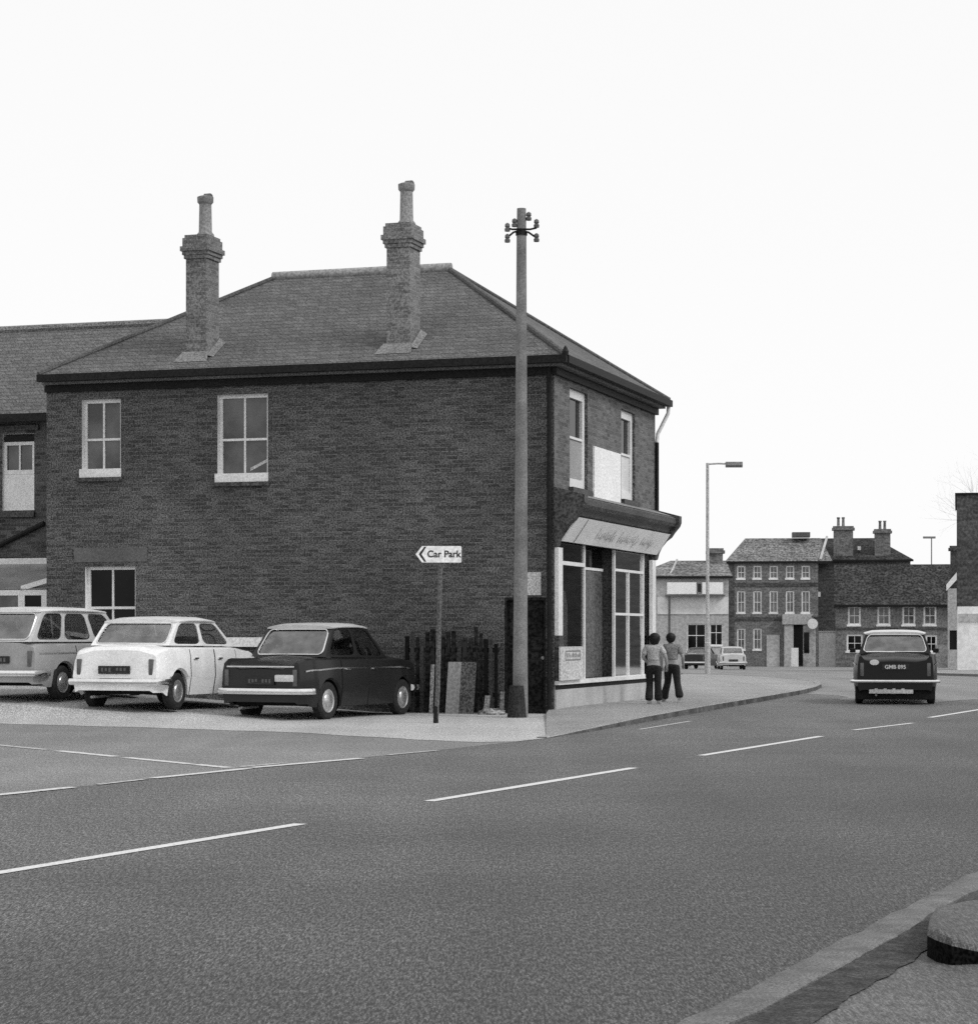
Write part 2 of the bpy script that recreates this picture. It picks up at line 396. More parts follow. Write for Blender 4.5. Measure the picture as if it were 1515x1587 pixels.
# car park surface: its near edge is a soft worn line against the road
cp_near = [XY(gp(px, py)) for px, py in ((-700, 1123), (-160, 1122), (0, 1122), (250, 1129), (480, 1137), (640, 1147), (740, 1151), (800, 1150), (852, 1144))]
cp_pts = [XY(to_world((-34, -9.5, 0))), *cp_near, XY(to_world((1.6, -4.6, 0))), XY(to_world((.9, .3, 0))), XY(to_world((-9, 3, 0))), XY(to_world((-34, 6, 0)))]
tag(sheet('car_park_ground', cp_pts, 'carpark', 0.006, cp_rise, .35, .05), kind='structure')
ap = [XY(gp(px, py)) for px, py in ((-1300, 1119), (-160, 1116), (0, 1116), (250, 1123), (480, 1131), (640, 1141), (800, 1146), (850, 1144.5), (640, 1167), (540, 1177), (380, 1192), (240, 1207), (0, 1233), (-120, 1246), (-500, 1296), (-1300, 1390))]
tag(sheet('junction_apron', ap, 'apron', 0.0018, None, .5, .05), kind='structure')
# shop pavement with a kerb
kerb_px = [(846, 1144.5), (900, 1136), (1000, 1119), (1100, 1101), (1180, 1087), (1240, 1076), (1262, 1070.5), (1271, 1066), (1266, 1062), (1240, 1058), (1180, 1053), (1120, 1049), (1060, 1046)]
kerb = [gp(px, py) for px, py in kerb_px]
PVH = 0.10
def pave_h(i): return (0.012, 0.04, 0.09)[i] if i < 3 else PVH
bm = bmesh.new()
inner = [to_world((1.2, -3.2, 0)), to_world((.2, -1.2, 0)), to_world((-.3, .8, 0)), to_world((-.5, 5, 0)), to_world((-.5, 10, 0)), to_world((-1, 22, 0))]
top = [bm.verts.new((p.x, p.y, gz(p.y) + pave_h(i))) for i, p in enumerate(kerb)]
inn = [bm.verts.new((p.x, p.y, gz(p.y) + (.012, .06, .1, .1, .1, .1)[i])) for i, p in enumerate(inner)]
bm.faces.new(top + inn[::-1]); bmesh.ops.triangulate(bm, faces=bm.faces[:])
for f in bm.faces:
    f.normal_update()
    if f.normal.z < 0: f.normal_flip()
me = bpy.data.meshes.new('pavement'); bm.to_mesh(me); bm.free(); me.materials.append(M['paving'])
pv = bpy.data.objects.new('pavement', me); COL.objects.link(pv); pv['kind'] = 'structure'
b = MB()
rings = []
for i, p in enumerate(kerb):
    d = (kerb[min(i + 1, len(kerb) - 1)] - kerb[max(i - 1, 0)]).normalized(); n = Vector((d.y, -d.x, 0)); h = pave_h(i); z = gz(p.y)
    rings.append([p + n * .03 + Vector((0, 0, z - .02)), p + n * .02 + Vector((0, 0, z + h - .004)), p + Vector((0, 0, z + h + .006)), p - n * .13 + Vector((0, 0, z + h + .006)), p - n * .13 + Vector((0, 0, z - .02))])
b.loft(rings)
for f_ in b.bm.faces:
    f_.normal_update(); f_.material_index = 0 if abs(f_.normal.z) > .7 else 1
tag(b.build('pavement_kerb', ['paving', mat('dark kerb face', .075, grain=.4, gs=40, blotch=.55, bs=1.6)]), kind='structure')  # riser faces darker than the kerb top
ss = [XY(gp(px, py)) for px, py in ((1150, 1068), (1262, 1074), (1300, 1083), (1345, 1091), (1400, 1093), (1460, 1088), (1560, 1080), (1800, 1064))] + [(75, 128), (60, 177), (-10, 177), (0, 95)]
tag(sheet('side_street', ss, 'pale_tarmac', 0.004, None, 1.2, .35), kind='structure')  # paler sheet over the far part of the road
# near kerb, dirt strip and footway on the camera's side
k0, k1 = gp(1030, 1587, .10), gp(1515, 1342, .10)
kd = (k1 - k0).normalized(); kn = Vector((kd.y, -kd.x, 0))
def kp(s, w, z): v = k0 + kd * s + kn * w; return Vector((v.x, v.y, z))
b = MB(); random.seed(3); rings = []; j0 = j1 = 0.0
for i in range(480):
    q = -9 + i * .15; j0 = j0 * .8 + random.uniform(-.006, .006); j1 = j1 * .85 + random.uniform(-.009, .009); h = random.uniform(-.003, .003)
    if i % 6 == 0: h -= .008
    rings.append([kp(q, .0 + j0, -.02), kp(q, .008 + j0, .075 + h), kp(q, .035 + j0, .095 + h), kp(q, .17 + j1, .101 + h), kp(q, .20 + j1, .092 + h), kp(q, .21 + j1, .02)])
b.loft(rings)
tag(b.build('near_kerb', 'kerb', smooth=40), kind='structure')
def strip_sheet(name, w0, w1, z0, z1, m, jit):
    b = MB(); q = []
    n = 1500; random.seed(11); ws = 0
    for i in range(n + 1):
        s_ = -9 + 71 * i / n; ws = ws * .93 + random.uniform(-jit, jit)
        q.append((kp(s_, w0, z0), kp(s_, w1 + ws, z1)))
    for a, c in zip(q, q[1:]): b.face([a[0], c[0], c[1], a[1]])
    return tag(b.build(name, m), kind='structure')
strip_sheet('kerb_dirt', .212, .42, .089, .089, 'dirt', .009)
strip_sheet('footway', .21, 14, .084, .084, 'footway', 0)
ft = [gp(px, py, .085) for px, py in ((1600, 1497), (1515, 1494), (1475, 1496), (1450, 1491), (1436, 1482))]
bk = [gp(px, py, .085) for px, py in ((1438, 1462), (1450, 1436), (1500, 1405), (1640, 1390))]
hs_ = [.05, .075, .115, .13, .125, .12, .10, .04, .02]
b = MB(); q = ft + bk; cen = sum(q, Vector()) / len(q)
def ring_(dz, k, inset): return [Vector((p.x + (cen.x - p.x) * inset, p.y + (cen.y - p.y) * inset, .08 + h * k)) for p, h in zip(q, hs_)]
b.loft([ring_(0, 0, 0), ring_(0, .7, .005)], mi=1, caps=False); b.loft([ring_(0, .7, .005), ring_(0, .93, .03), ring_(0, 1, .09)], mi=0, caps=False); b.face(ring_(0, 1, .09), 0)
tag(b.build('raised_slab', ['footway', 'slab_shade'], smooth=50), 'raised paving edge with its shaded side coloured black on the near footway at the lower right', 'paving edge')

# ---------------------------------------------------------------- road markings
def mark(name, p0, p1, w, m, label, group, parent=None, z=None):
    z = .0072 if 'edge' in name or 'give' in name else .0042
    a, c = gp(*p0), gp(*p1); d = (c - a).normalized(); n = Vector((d.y, -d.x, 0)) * w / 2
    b = MB(); k = 10; pts = []
    random.seed(int(p0[0] * 7 + p0[1]))
    for i in range(k + 1):
        q = a.lerp(c, i / k); e = random.uniform(.92, 1.08)
        pts.append((q - n * e, q + n * e))
    for u_, v_ in zip(pts, pts[1:]): b.face([u_[0] + Vector((0, 0, z)), u_[1] + Vector((0, 0, z)), v_[1] + Vector((0, 0, z)), v_[0] + Vector((0, 0, z))])
    return tag(b.build(name, m), label, 'road marking', group)
G1 = 'white dashes along the middle of the road'
mark('centre_line_dash', (-70, 1364.5), (466, 1277.5), .115, 'line', 'longest nearest white centre line dash at the left edge', G1)
mark('centre_line_dash', (664, 1242.5), (982, 1190.5), .115, 'line', 'second nearest white centre dash, in the middle of the road', G1)
mark('centre_line_dash', (1086, 1171.5), (1272, 1141.5), .115, 'line', 'thin white centre dash below the corner of the pavement', G1)
mark('centre_line_dash', (1322, 1132), (1414, 1121), .10, 'line_worn', 'faded white centre dash just below the black saloon', G1)
mark('centre_line_dash', (1440, 1112.5), (1530, 1098), .115, 'line', 'farthest white centre dash to the right of the black saloon', G1)
G2 = 'worn edge dashes across the car park mouth'
mark('edge_line_dash', (-40, 1237), (112, 1221), .13, 'line_worn', 'worn white edge dash at the far left of the junction mouth', G2)
mark('edge_line_dash', (150, 1217), (226, 1208.5), .09, 'line_faint', 'faintest short edge dash, second from the left', G2)
mark('edge_line_dash', (236, 1207), (384, 1192), .13, 'line_worn', 'worn white edge dash where the two dashed lines meet', G2)
mark('edge_line_dash', (388, 1190.8), (560, 1176), .14, 'line_worn', 'worn white edge dash below the dark parked saloon', G2)
mark('edge_line_dash', (600, 1171), (676, 1164), .09, 'line_faint', 'faint white edge dash below the direction sign post', G2)
G3 = 'faint dashes slanting down to the junction'
mark('give_way_dash', (-30, 1153), (76, 1163), .13, 'line_faint', 'faint slanting dash leaving the left edge below the grey estate', G3)
mark('give_way_dash', (90, 1164.5), (180, 1173.5), .15, 'line_worn', 'brightest slanting dash below the white car', G3)
mark('give_way_dash', (195, 1175), (296, 1185), .14, 'line_worn', 'slanting dash left of the point where the lines meet', G3)
mark('give_way_dash', (302, 1185.7), (356, 1190.8), .14, 'line_worn', 'short last slanting dash touching the edge line', G3)
mark('give_way_dash', (370, 1189.5), (440, 1183.5), .10, 'line_faint', 'faint upturned dash just above the edge line', G3)
mark('kerb_line_dash', (990, 1131), (1070, 1118), .08, 'line_faint', 'faint white line in the gutter along the shop kerb', 'gutter line')

# ---------------------------------------------------------------- the corner shop
shop = empty('corner_shop', C, RZ, 'two storey brick corner shop with hipped slate roof and two tall chimneys', 'shop building')
GL, FL, WT = 10.09, 7.75, 6.28                           # gable length, front length, wall top
def G(a, z, d): return (a, d, z)                        # gable wall plane y = 0
def Fp(a, z, d): return (-d, a, z)                      # front wall plane x = 0
# gable openings (left, right, bottom, top) read from the photograph
def ghole(x0, x1, y0, y1):
    xm = (x0 + x1) / 2
    return (gx(x0), gx(x1), gzz(xm, y1), gzz(xm, y0))
h1 = ghole(127, 187, 619, 735); h2 = ghole(337, 415, 611, 742); h3 = ghole(132, 210, 878, 1004)
dr = (gx(781), gx(846), 0.0, gzz(835, 926))             # side door near the corner
b = MB(); b.panel(G, -GL, 0, 0, WT, [h1, h2, h3, dr], .16, 0, 1)
w1 = (1.03, 2.28, 4.08, 5.93); w2 = (4.84, 5.98, 4.08, 5.90)
shopopen = (.16, 7.52, .5, 3.12)
b.panel(Fp, 0, FL, 0, WT, [w1, w2, shopopen], .24, 2, 0)
b.face([(-GL, 0, 0), (-GL, FL, 0), (-GL, FL, WT), (-GL, 0, WT)], 0); b.face([(0, FL, 0), (-GL, FL, 0), (-GL, FL, WT), (0, FL, WT)], 0)
b.build('wall', ['brick', 'white', 'brick_front'], shop)
# soft grey render over the ground floor window and worn patches
b = MB(); b.box(gx(115), gx(228), -.012, -.001, gzz(170, 871), gzz(170, 849)); b.build('lintel_render', mat('rendered lintel', .115, grain=.15, gs=40), shop)

def sash(parent, P, h, d, name='window', fr=.055, bars=(.5,), mid=.5, pane='pane', sill=None, frame_m='white', sill_m='white', sill_t=.09, sill_p=.09, thick=.05):
    """A window in opening h at depth d: frame with glazing bars, one pane and a sill as sub-parts."""
    x0, x1, z0, z1 = h
    def bx(mb, a0, a1, q0, q1, d0, d1):
        pts = [P(a, q, dd) for dd in (d0, d1) for q in (q0, q1) for a in (a0, a1)]
        v = [mb.bm.verts.new(p) for p in pts]
        for q in ((0, 2, 3, 1), (4, 5, 7, 6), (0, 1, 5, 4), (2, 6, 7, 3), (0, 4, 6, 2), (1, 3, 7, 5)): mb.bm.faces.new([v[i] for i in q])
    f = MB(); e = .002
    bx(f, x0 + e, x0 + fr, z0 + e, z1 - e, d - thick, d); bx(f, x1 - fr, x1 - e, z0 + e, z1 - e, d - thick, d)
    bx(f, x0 + fr, x1 - fr, z1 - fr, z1 - e, d - thick, d); bx(f, x0 + fr, x1 - fr, z0 + e, z0 + fr * 1.3, d - thick, d)
    if mid: bx(f, x0 + fr, x1 - fr, z0 + (z1 - z0) * mid - .022, z0 + (z1 - z0) * mid + .022, d - thick + .004, d)
    for q in bars: bx(f, x0 + (x1 - x0) * q - .018, x0 + (x1 - x0) * q + .018, z0 + fr, z1 - fr, d - thick + .008, d)
    w = f.build(name, frame_m, parent)
    g = MB(); g.face([P(x0 + .01, z0 + .01, d - .012), P(x1 - .01, z0 + .01, d - .012), P(x1 - .01, z1 - .01, d - .012), P(x0 + .01, z1 - .01, d - .012)])
    g.build('pane', pane, w)
    if sill:
        s_ = MB(); bx(s_, x0 - sill, x1 + .01, z0 - sill_t * .35, z0 + sill_t * .65, -sill_p, d - thick)
        s_.build('sill', sill_m, w)
    return w
for h, l, pn in ((h1, 'narrower white sash window on the upper floor', 'pane'), (h2, 'wider white sash window on the upper floor', 'pane'), (h3, 'white framed ground floor window with black panes', 'pane_dark')):
    low = h is h3
    w = sash(shop, G, h, .15, mid=.47 if not low else None, pane=pn, sill=.05 if not low else None, sill_t=.16, sill_p=.02, fr=.06, frame_m='white')
    w['label'] = l
    if not low:                                         # dark strip drawn in for the white sill's shadow
        b = MB(); b.box(h[0] - .1, h[1] + .05, -.07, -.001, h[2] - .135, h[2] - .062); b.build('under_sill_strip', 'cornice', w)
    else:
        b = MB(); zz = gzz(170, 942); b.box(h[0] + .06, h[1] - .06, .1, .146, zz - .025, zz + .025); b.build('glazing_bar', 'white', w)
# hanging edge of a curtain in the wider upper window
b = MB(); q = (gx(384), gx(413)); b.obox(((q[0] + q[1]) / 2, .128, h2[2] + .27), ((q[1] - q[0]) / 2, 0, .09), (0, .004, 0), (0, 0, .03)); b.build('curtain_edge', 'cream', shop)
# side door and the white notice above it
b = MB(); b.box(dr[0], dr[1], .10, .155, 0.0, dr[3]); d_ = b.build('door', 'darkwood', shop)
b = MB(); b.box(dr[0] + .001, dr[0] + .04, .003, .099, 0, dr[3] - .002); b.box(dr[1] - .04, dr[1] - .001, .003, .099, 0, dr[3] - .002); b.box(dr[0] + .041, dr[1] - .041, .003, .099, dr[3] - .05, dr[3] - .002); b.build('door_frame', 'darkwood', d_)
b = MB()
for k in range(3):
    for j in range(2):
        xa = dr[0] + .08 + j * (dr[1] - dr[0] - .1) / 2; b.box(xa, xa + (dr[1] - dr[0]) / 2 - .12, .085, .099, .15 + k * .62, .65 + k * .62)
b.build('door_panel', 'slat', d_)
b = MB(); b.lathe([(.0, -.05), (.03, -.05), (.03, 0), (.0, 0)], (dr[1] - .08, .1, 1.0), 'y', 12); b.build('handle', 'steel', d_)
b = MB(); b.box(gx(814), gx(838.5), -.03, -.001, gzz(826, 922.5), gzz(826, 887)); notice = b.build('notice_board', 'board_white', None, loc=C, rot=(0, 0, RZ))
tag(notice, 'small white notice board above the dark side door, right of the pole', 'notice board')
notice.data.materials[0] = M['cream']

# roof
RE, RH = 6.36, 8.66
x0, x1, y0, y1 = -GL - .01, .27, -.29, FL + .12
ym = (y0 + y1) / 2; ra, rb = -6.96, -3.25
b = MB()
def roofpoly(t, z):
    return [(x0, y0, RE + t), (x1, y0, RE + t), (x1, y1, RE + t), (x0, y1, RE + t), (ra, ym, z), (rb, ym, z)]
P = roofpoly(0, RH)
for f in ((0, 1, 5, 4), (1, 2, 5), (2, 3, 4, 5), (3, 0, 4)): b.face([P[i] for i in f])
b.face([P[0], P[3], P[2], P[1]])
bot = [(p[0], p[1], p[2] - .06) for p in P[:4]]
roof = b.build('roof', 'slate', shop)
b = MB(); b.tube([(ra - .05, ym, RH + .02), (rb + .05, ym, RH + .02)], .11, 10)
b.build('ridge_tiles', 'ridge', roof, smooth=40)
b = MB()
for p, q in ((P[0], P[4]), (P[1], P[5]), (P[2], P[5]), (P[3], P[4])):
    v0, v1 = Vector(p), Vector(q); b.tube([v0 + Vector((0, 0, .01)), v1 + Vector((0, 0, .01))], .055, 8)
    b.build('hip_tiles', M['hip'], roof, smooth=40); b = MB()
# gutters, fascia boards and a black strip imitating the eaves shadow
b = MB(); b.box(x0 - .01, x1 + .05, y0 - .07, y0 + .05, RE - .14, RE - .005); b.build('gutter', 'black', shop)
b = MB(); b.box(x1 - .05, x1 + .07, y0 + .052, y1 + .05, RE - .14, RE - .005); b.lathe([(.055, -.02), (.06, .05), (.03, .12), (0, .16)], (x1 + .02, y0 - .01, RE), 'z', 10)
b.build('gutter', 'black', shop)
b = MB(); b.box(-GL, .2, y0 + .1, -.002, WT - .1, WT + .02); b.box(.002, .2, 0, FL + .1, WT - .1, WT + .02); b.build('soffit', 'soffit', shop)
b = MB(); b.box(-GL - .01, .062, -.07, -.002, WT - .235, WT - .105); b.box(.002, .065, 0, FL + .06, WT - .235, WT - .105); b.build('eaves_shadow', 'black', shop)
# downpipes
b = MB(); b.tube([(-.07, -.07, WT - .1), (-.07, -.07, .02)], .045, 10); b.build('downpipe', 'black', shop, smooth=40)
b = MB(); b.tube([(x1 + .0, FL + .08, RE - .14), (x1 - .01, FL + .08, RE - .28), (.06, FL - .02, RE - .72), (.05, FL - .04, RE - .9)], .04, 10); b.build('swan_neck_pipe', 'white', shop, smooth=40)
b = MB(); b.tube([(.05, FL - .04, RE - .9), (.05, FL - .04, 4.0)], .04, 10); b.build('downpipe', 'black', shop, smooth=40)

# chimneys
def chimney(px0, px1, label):
    yf, dp = .22, .56
    a0, a1 = gx(px0, 450, yf), gx(px1, 450, yf); zb, zc, zt = 6.45, 8.50, 8.95
    b = MB(); b.box(a0, a1, yf, yf + dp, zb, zc)
    # oversailing courses
    b.box(a0 - .03, a1 + .03, yf - .03, yf + dp + .03, zc + .001, zc + .07); b.box(a0 - .055, a1 + .055, yf - .055, yf + dp + .055, zc + .071, zc + .14)
    b.box(a0 - .085, a1 + .085, yf - .085, yf + dp + .085, zc + .141, zc + .23); b.box(a0 - .05, a1 + .05, yf - .05, yf + dp + .05, zc + .231, zt - .06)
    b.box(a0 - .02, a1 + .02, yf - .02, yf + dp + .02, zt - .059, zt)
    ch = b.build('chimney', 'chimney_brick', shop); ch['label'] = label
    b = MB(); cx, cy = (a0 + a1) / 2 + .06, yf + dp / 2
    b.lathe([(.17, 0), (.165, .05), (.125, .10), (.115, .62), (.15, .66), (.155, .76), (.11, .78), (.10, .70)], (cx, cy, zt - .01), 'z', 16)
    b.build('chimney_pot', mat('chimney pot clay', .22, grain=.2, gs=30), ch, smooth=40)
    b = MB(); b.tube([(cx, cy, zt + .68), (cx + .03, cy, zt + .74), (cx + .12, cy - .03, zt + .74)], [.085, .09, .075], 10); b.build('cowl', 'grey_paint', ch, smooth=40)
    sl = (RH - RE) / (ym - y0)
    b = MB()
    zr = lambda y: RE + (y - y0) * sl
    b.loft([[(a0 - .16, yf - .22, zr(yf - .22) + .012), (a1 + .10, yf - .22, zr(yf - .22) + .012)], [(a0 - .06, yf - .015, zr(yf) + .10), (a1 + .05, yf - .015, zr(yf) + .10)]], closed=False, caps=False)
    b.loft([[(a1 + .02, yf - .05, zr(yf) + .02), (a1 + .16, yf - .05, zr(yf - .05) + .012)], [(a1 + .02, yf + dp, zr(yf + dp) + .1), (a1 + .14, yf + dp, zr(yf + dp) + .012)]], closed=False, caps=False)
    b.build('flashing', 'lead', ch)
chimney(288, 320, 'chimney stack nearer the rear wing'); chimney(599, 635, 'chimney stack nearer the street front')

# upper front windows: dark upper sash, pale blind behind the lower one
M['blind_grey'] = mat('grey blind', .30, grain=.15); M['blind_pale'] = mat('pale blind', .62, grain=.1)
for h, l, bl in ((w1, 'upper front window nearer the corner', 'blind_grey'), (w2, 'upper front window farther along', 'blind_pale')):
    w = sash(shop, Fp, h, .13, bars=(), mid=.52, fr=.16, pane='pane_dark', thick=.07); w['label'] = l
    zm = h[2] + (h[3] - h[2]) * .52
    b = MB(); b.box(-.115, -.09, h[0] + .16, h[1] - .16, h[2] + .2, zm - .024); b.build('blind', bl, w)
    b = MB(); b.box(-.1, .09, h[0] - .08, h[1] + .08, h[2] - .07, h[2] + .028); b.build('sill', 'cornice', w)
b = MB(); b.box(.004, .05, 2.60, 4.62, 4.0, 4.98, 0, .006); tag(b.build('blank_sign_board', 'board_white', None, loc=C, rot=(0, 0, RZ)), 'large blank white board fixed between the two upper front windows', 'sign board')

# shop cornice with end consoles, sloping fascia
b = MB()
prof = [(0, 3.52), (.30, 3.52), (.36, 3.56), (.38, 3.64), (.47, 3.68), (.50, 3.74), (.50, 3.84), (.46, 3.87), (0.02, 4.02), (0, 4.02)]
b.loft([[(p[0], .22, p[1]) for p in prof], [(p[0], FL - .2, p[1]) for p in prof]])
b.build('cornice', 'cornice', shop)
b = MB(); b.face([(.02, .0, 4.028), (.02, FL, 4.028), (.47, FL, 3.876), (.47, .0, 3.876)]); b.build('lead_capping', 'lead', shop)
endp = [(0, 2.98), (.05, 3.0), (.08, 3.12), (.14, 3.25), (.25, 3.38), (.36, 3.46), (.42, 3.55), (.53, 3.68), (.56, 3.76), (.56, 3.90), (0, 4.05)]
for y_ in (-.02, FL - .2):
    b = MB(); b.loft([[(p[0], y_, p[1]) for p in endp], [(p[0], y_ + .24, p[1]) for p in endp]])
    b.build('console', 'cornice', shop)
b = MB(); b.loft([[(.09, .23, 3.09), (.38, .23, 3.515), (.35, .23, 3.518), (.05, .23, 3.09)], [(.09, FL - .21, 3.09), (.38, FL - .21, 3.515), (.35, FL - .21, 3.518), (.05, FL - .21, 3.09)]])
fas = b.build('fascia_board', mat('fascia paint', .84, .6, grain=.12, blotch=.08), shop)
def fpt(y, v, o=.006): return Vector((.09 + .29 * v, y, 3.09 + .425 * v)) + Vector((.826, 0, -.564)) * o
b = MB(); b.tube([fpt(.95, .02), fpt(.95, .98)], .008, 5); b.build('board_joint', 'ink_grey', fas)
b = MB(); random.seed(5)                                # worn flowing script, no longer legible
for (ya, yb, n, amp) in ((2.1, 3.5, 9, .20), (3.75, 5.3, 10, .22), (5.55, 6.6, 7, .16)):
    pth = []
    for i in range(n * 6 + 1):
        t = i / (n * 6); a = t * n * 2 * math.pi
        k = amp * (1.3 if int(t * n) in (0, n - 2) else .7)
        pth.append(fpt(ya + (yb - ya) * t + .05 * math.sin(a * 1.0 + .6), .47 + k * math.sin(a) + .05 * math.sin(a * .31), .004))
    b.tube(pth, .008, 4)
b.build('lettering', mat('faded script', .34, grain=.2), fas)

# shop front: riser, sill, pilasters, glazing, doorway
b = MB(); b.box(-.12, .03, .02, FL, .0, .43); b.build('stall_riser', mat('stall riser render', .40, grain=.15, gs=40, blotch=.15), shop)
b = MB(); b.box(-.12, .012, .1, 7.6, .432, .515); b.build('plinth_line', 'black', shop)
b = MB(); b.box(-.12, .075, .03, 7.55, .517, .59); b.build('shop_sill', 'white', shop)
for ya, yb, l in ((.02, .30, 'pilaster at the corner'), (7.2, 7.5, 'pilaster at the far end')):
    b = MB(); b.box(.003, .075, ya, yb, 1.40, 2.97); p_ = b.build('pilaster', 'white', shop); p_['label'] = l
    b = MB(); b.box(.003, .09, ya - .01, yb + .01, 1.19, 1.398); b.box(.003, .06, ya, yb, .6, 1.188); b.build('base_block', 'cornice', p_)
b = MB()
def post(y, wd, z0_=.59, z1_=3.09, x=-.03):
    b = MB(); b.box(x - .05, x, y - wd / 2, y + wd / 2, z0_, z1_); b.build('mullion', 'white', shop)
post(2.2, .075); post(4.46, .075); post(5.61, .06, .59, 2.69); post(6.86, .075); post(.34, .06)
b = MB(); b.box(-.079, -.024, .3, 2.16, 2.68, 2.75); b.build('transom', 'white', shop)
for bx_ in ((-.30, -.26, 2.24, 4.42, 2.66, 2.71), (-.079, -.024, 4.5, 6.82, 2.67, 2.72), (-.079, -.026, 4.5, 6.82, 1.80, 1.85)):
    b = MB(); b.box(*bx_); b.build('transom', 'white', shop)
b = MB()
for ya, yb, x in ((.3, 2.2, -.06), (4.46, 7.5, -.06)):
    b = MB(); b.face([(x, ya, .59), (x, yb, .59), (x, yb, 3.1), (x, ya, 3.1)]); b.build('shop_window', 'shop_glass', shop)
b = MB(); b.box(-.32, -.28, 2.24, 4.42, .59, 2.66); dd = b.build('shop_door', mat('door glass board', .10, .25, .5, grain=.35, gs=20), shop)
b = MB(); b.box(-.279, -.25, 2.3, 2.36, 1.0, 1.35); b.build('handle', 'chrome', dd)
b = MB(); b.box(-.34, -.285, 2.24, 4.42, 2.715, 3.12); b.build('fanlight', 'pane_dark', shop)
for y_ in (2.17, 4.46):
    b = MB(); b.box(-.33, -.06, y_, y_ + .03, .52, 3.1); b.build('door_reveal', 'cornice', shop)
# interior of the shop seen through the glass
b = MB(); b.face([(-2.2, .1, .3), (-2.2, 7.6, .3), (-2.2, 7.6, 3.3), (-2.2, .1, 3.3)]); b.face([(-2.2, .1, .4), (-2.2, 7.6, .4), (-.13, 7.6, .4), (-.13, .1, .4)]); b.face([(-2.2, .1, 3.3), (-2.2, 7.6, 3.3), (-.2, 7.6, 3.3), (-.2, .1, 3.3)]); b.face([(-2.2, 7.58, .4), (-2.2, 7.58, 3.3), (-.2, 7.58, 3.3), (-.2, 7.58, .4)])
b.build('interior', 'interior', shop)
b = MB(); a = [(.42, .6)] ; pr = [(.45, .62), (1.45, .62), (1.45, 1.95), (1.3, 2.2), (.95, 2.32), (.6, 2.2), (.45, 1.95)]
b.loft([[(-.16, p[0], p[1]) for p in pr], [(-.19, p[0], p[1]) for p in pr]]); tag(b.build('window_display_panel', mat('arched panel', .42, grain=.35), None, loc=C, rot=(0, 0, RZ)), 'arch topped grey display panel behind the left shop window', 'display panel')
b = MB(); b.box(-.5, -.2, 4.6, 5.4, .62, 1.5); b.box(-.6, -.25, 5.75, 6.7, .62, 1.25); tag(b.build('window_display_box', 'interior', None, loc=C, rot=(0, 0, RZ)), 'dark boxes stacked behind the right shop window', 'display')
# notice leaning in the left window
b = MB(); b.box(.10, .14, -.06, 1.45, .595, 1.20, 0, .006); po = b.build('poster_board', 'board_white', None, loc=C, rot=(0, 0, RZ)); po.data.materials[0] = M['cream']
tag(po, 'pale poster board with a framed notice under the corner shop window', 'poster')
b = MB()
for z in (1.12, .96): b.box(.141, .144, .25, 1.25, z - .012, z + .012)
for y in (.24, 1.24): b.box(.141, .144, y - .02, y + .02, .96, 1.12)
random.seed(2)
for k in range(9): b.box(.141, .144, .33 + k * .1, .38 + k * .1, 1.01, 1.01 + random.uniform(.04, .075))
b.build('notice_frame', 'ink_grey', po)

# ---------------------------------------------------------------- rear wing and its lean-to
wing = empty('rear_wing', to_world((-13, 2, 0)), RZ, 'lower brick wing with slate roof set back at the left of the corner shop', 'house')
ox, oy = 13.0, -2.0                                     # wing parts are built in shop coordinates then shifted
def wb(b_, name, m, parent=wing, **k):
    if parent is wing: bmesh.ops.translate(b_.bm, verts=b_.bm.verts[:], vec=(ox, oy, 0))
    else: bmesh.ops.translate(b_.bm, verts=b_.bm.verts[:], vec=(ox, oy, 0))
    return b_.build(name, m, parent, **k)
WY = 2.0
def wg(px): return on_plane(px, 750, 1, WY).x
def wz(px, py): return on_plane(px, py, 1, WY).z
hw_ = (wg(4), wg(53), wz(28, 791), wz(28, 672))
b = MB(); b.panel(lambda a, z, d: (a, WY + d, z), -19, -GL + .0, 0, 5.75, [hw_], .12, 0, 1); wb(b, 'wall', ['brick_wing', 'white'])
def Pw(a, z, d): return (a + ox, WY + d + oy, z)
zmid = wz(28, 735)
w = sash(wing, Pw, (hw_[0], hw_[1], zmid, hw_[3] - .16), .1, bars=(.5,), mid=None, fr=.07)
b = MB(); b.box(hw_[0] + .003, hw_[1] - .003, WY + .04, WY + .1, hw_[2] + .003, zmid - .003); wb(b, 'lower_board', 'white', w)
b = MB(); b.box(hw_[0] + .02, hw_[1] - .02, WY + .03, WY + .09, hw_[3] - .15, hw_[3] - .05); wb(b, 'roller_gap', 'black', w)
b = MB(); b.box(hw_[0] - .1, hw_[1] + .03, WY - .08, WY - .002, hw_[2] - .14, hw_[2] - .03); wb(b, 'under_sill_strip', 'cornice', w)
b = MB(); b.box(hw_[0] - .3, hw_[1] + .12, WY - .06, WY - .002, hw_[3] + .06, hw_[3] + .16); wb(b, 'lintel', 'cornice', w)
b = MB(); zr_, ze_ = 8.02, 5.86
sec = [(1.72, ze_), (5.0, zr_), (8.3, ze_), (8.3, ze_ - .08), (5.0, zr_ - .1), (1.72, ze_ - .08)]
b.loft([[(-19, p[0], p[1]) for p in sec], [(-7.9, p[0], p[1]) for p in sec]]); rw = wb(b, 'roof', 'slate')
b = MB(); b.tube([(-19, 5.0, zr_ + .01), (-7.9, 5.0, zr_ + .01)], .10, 8); wb(b, 'ridge_tiles', mat('wing ridge', .17, grain=.4), rw)
b = MB(); b.box(-19, -GL - .03, 1.64, 1.76, ze_ - .17, ze_ - .01); wb(b, 'gutter', 'black')
b = MB(); b.tube([(wg(-30), WY - .04, wz(0, 860)), (wg(70), WY - .04, wz(68, 811))], .05, 8); wb(b, 'sloping_pipe', 'black')
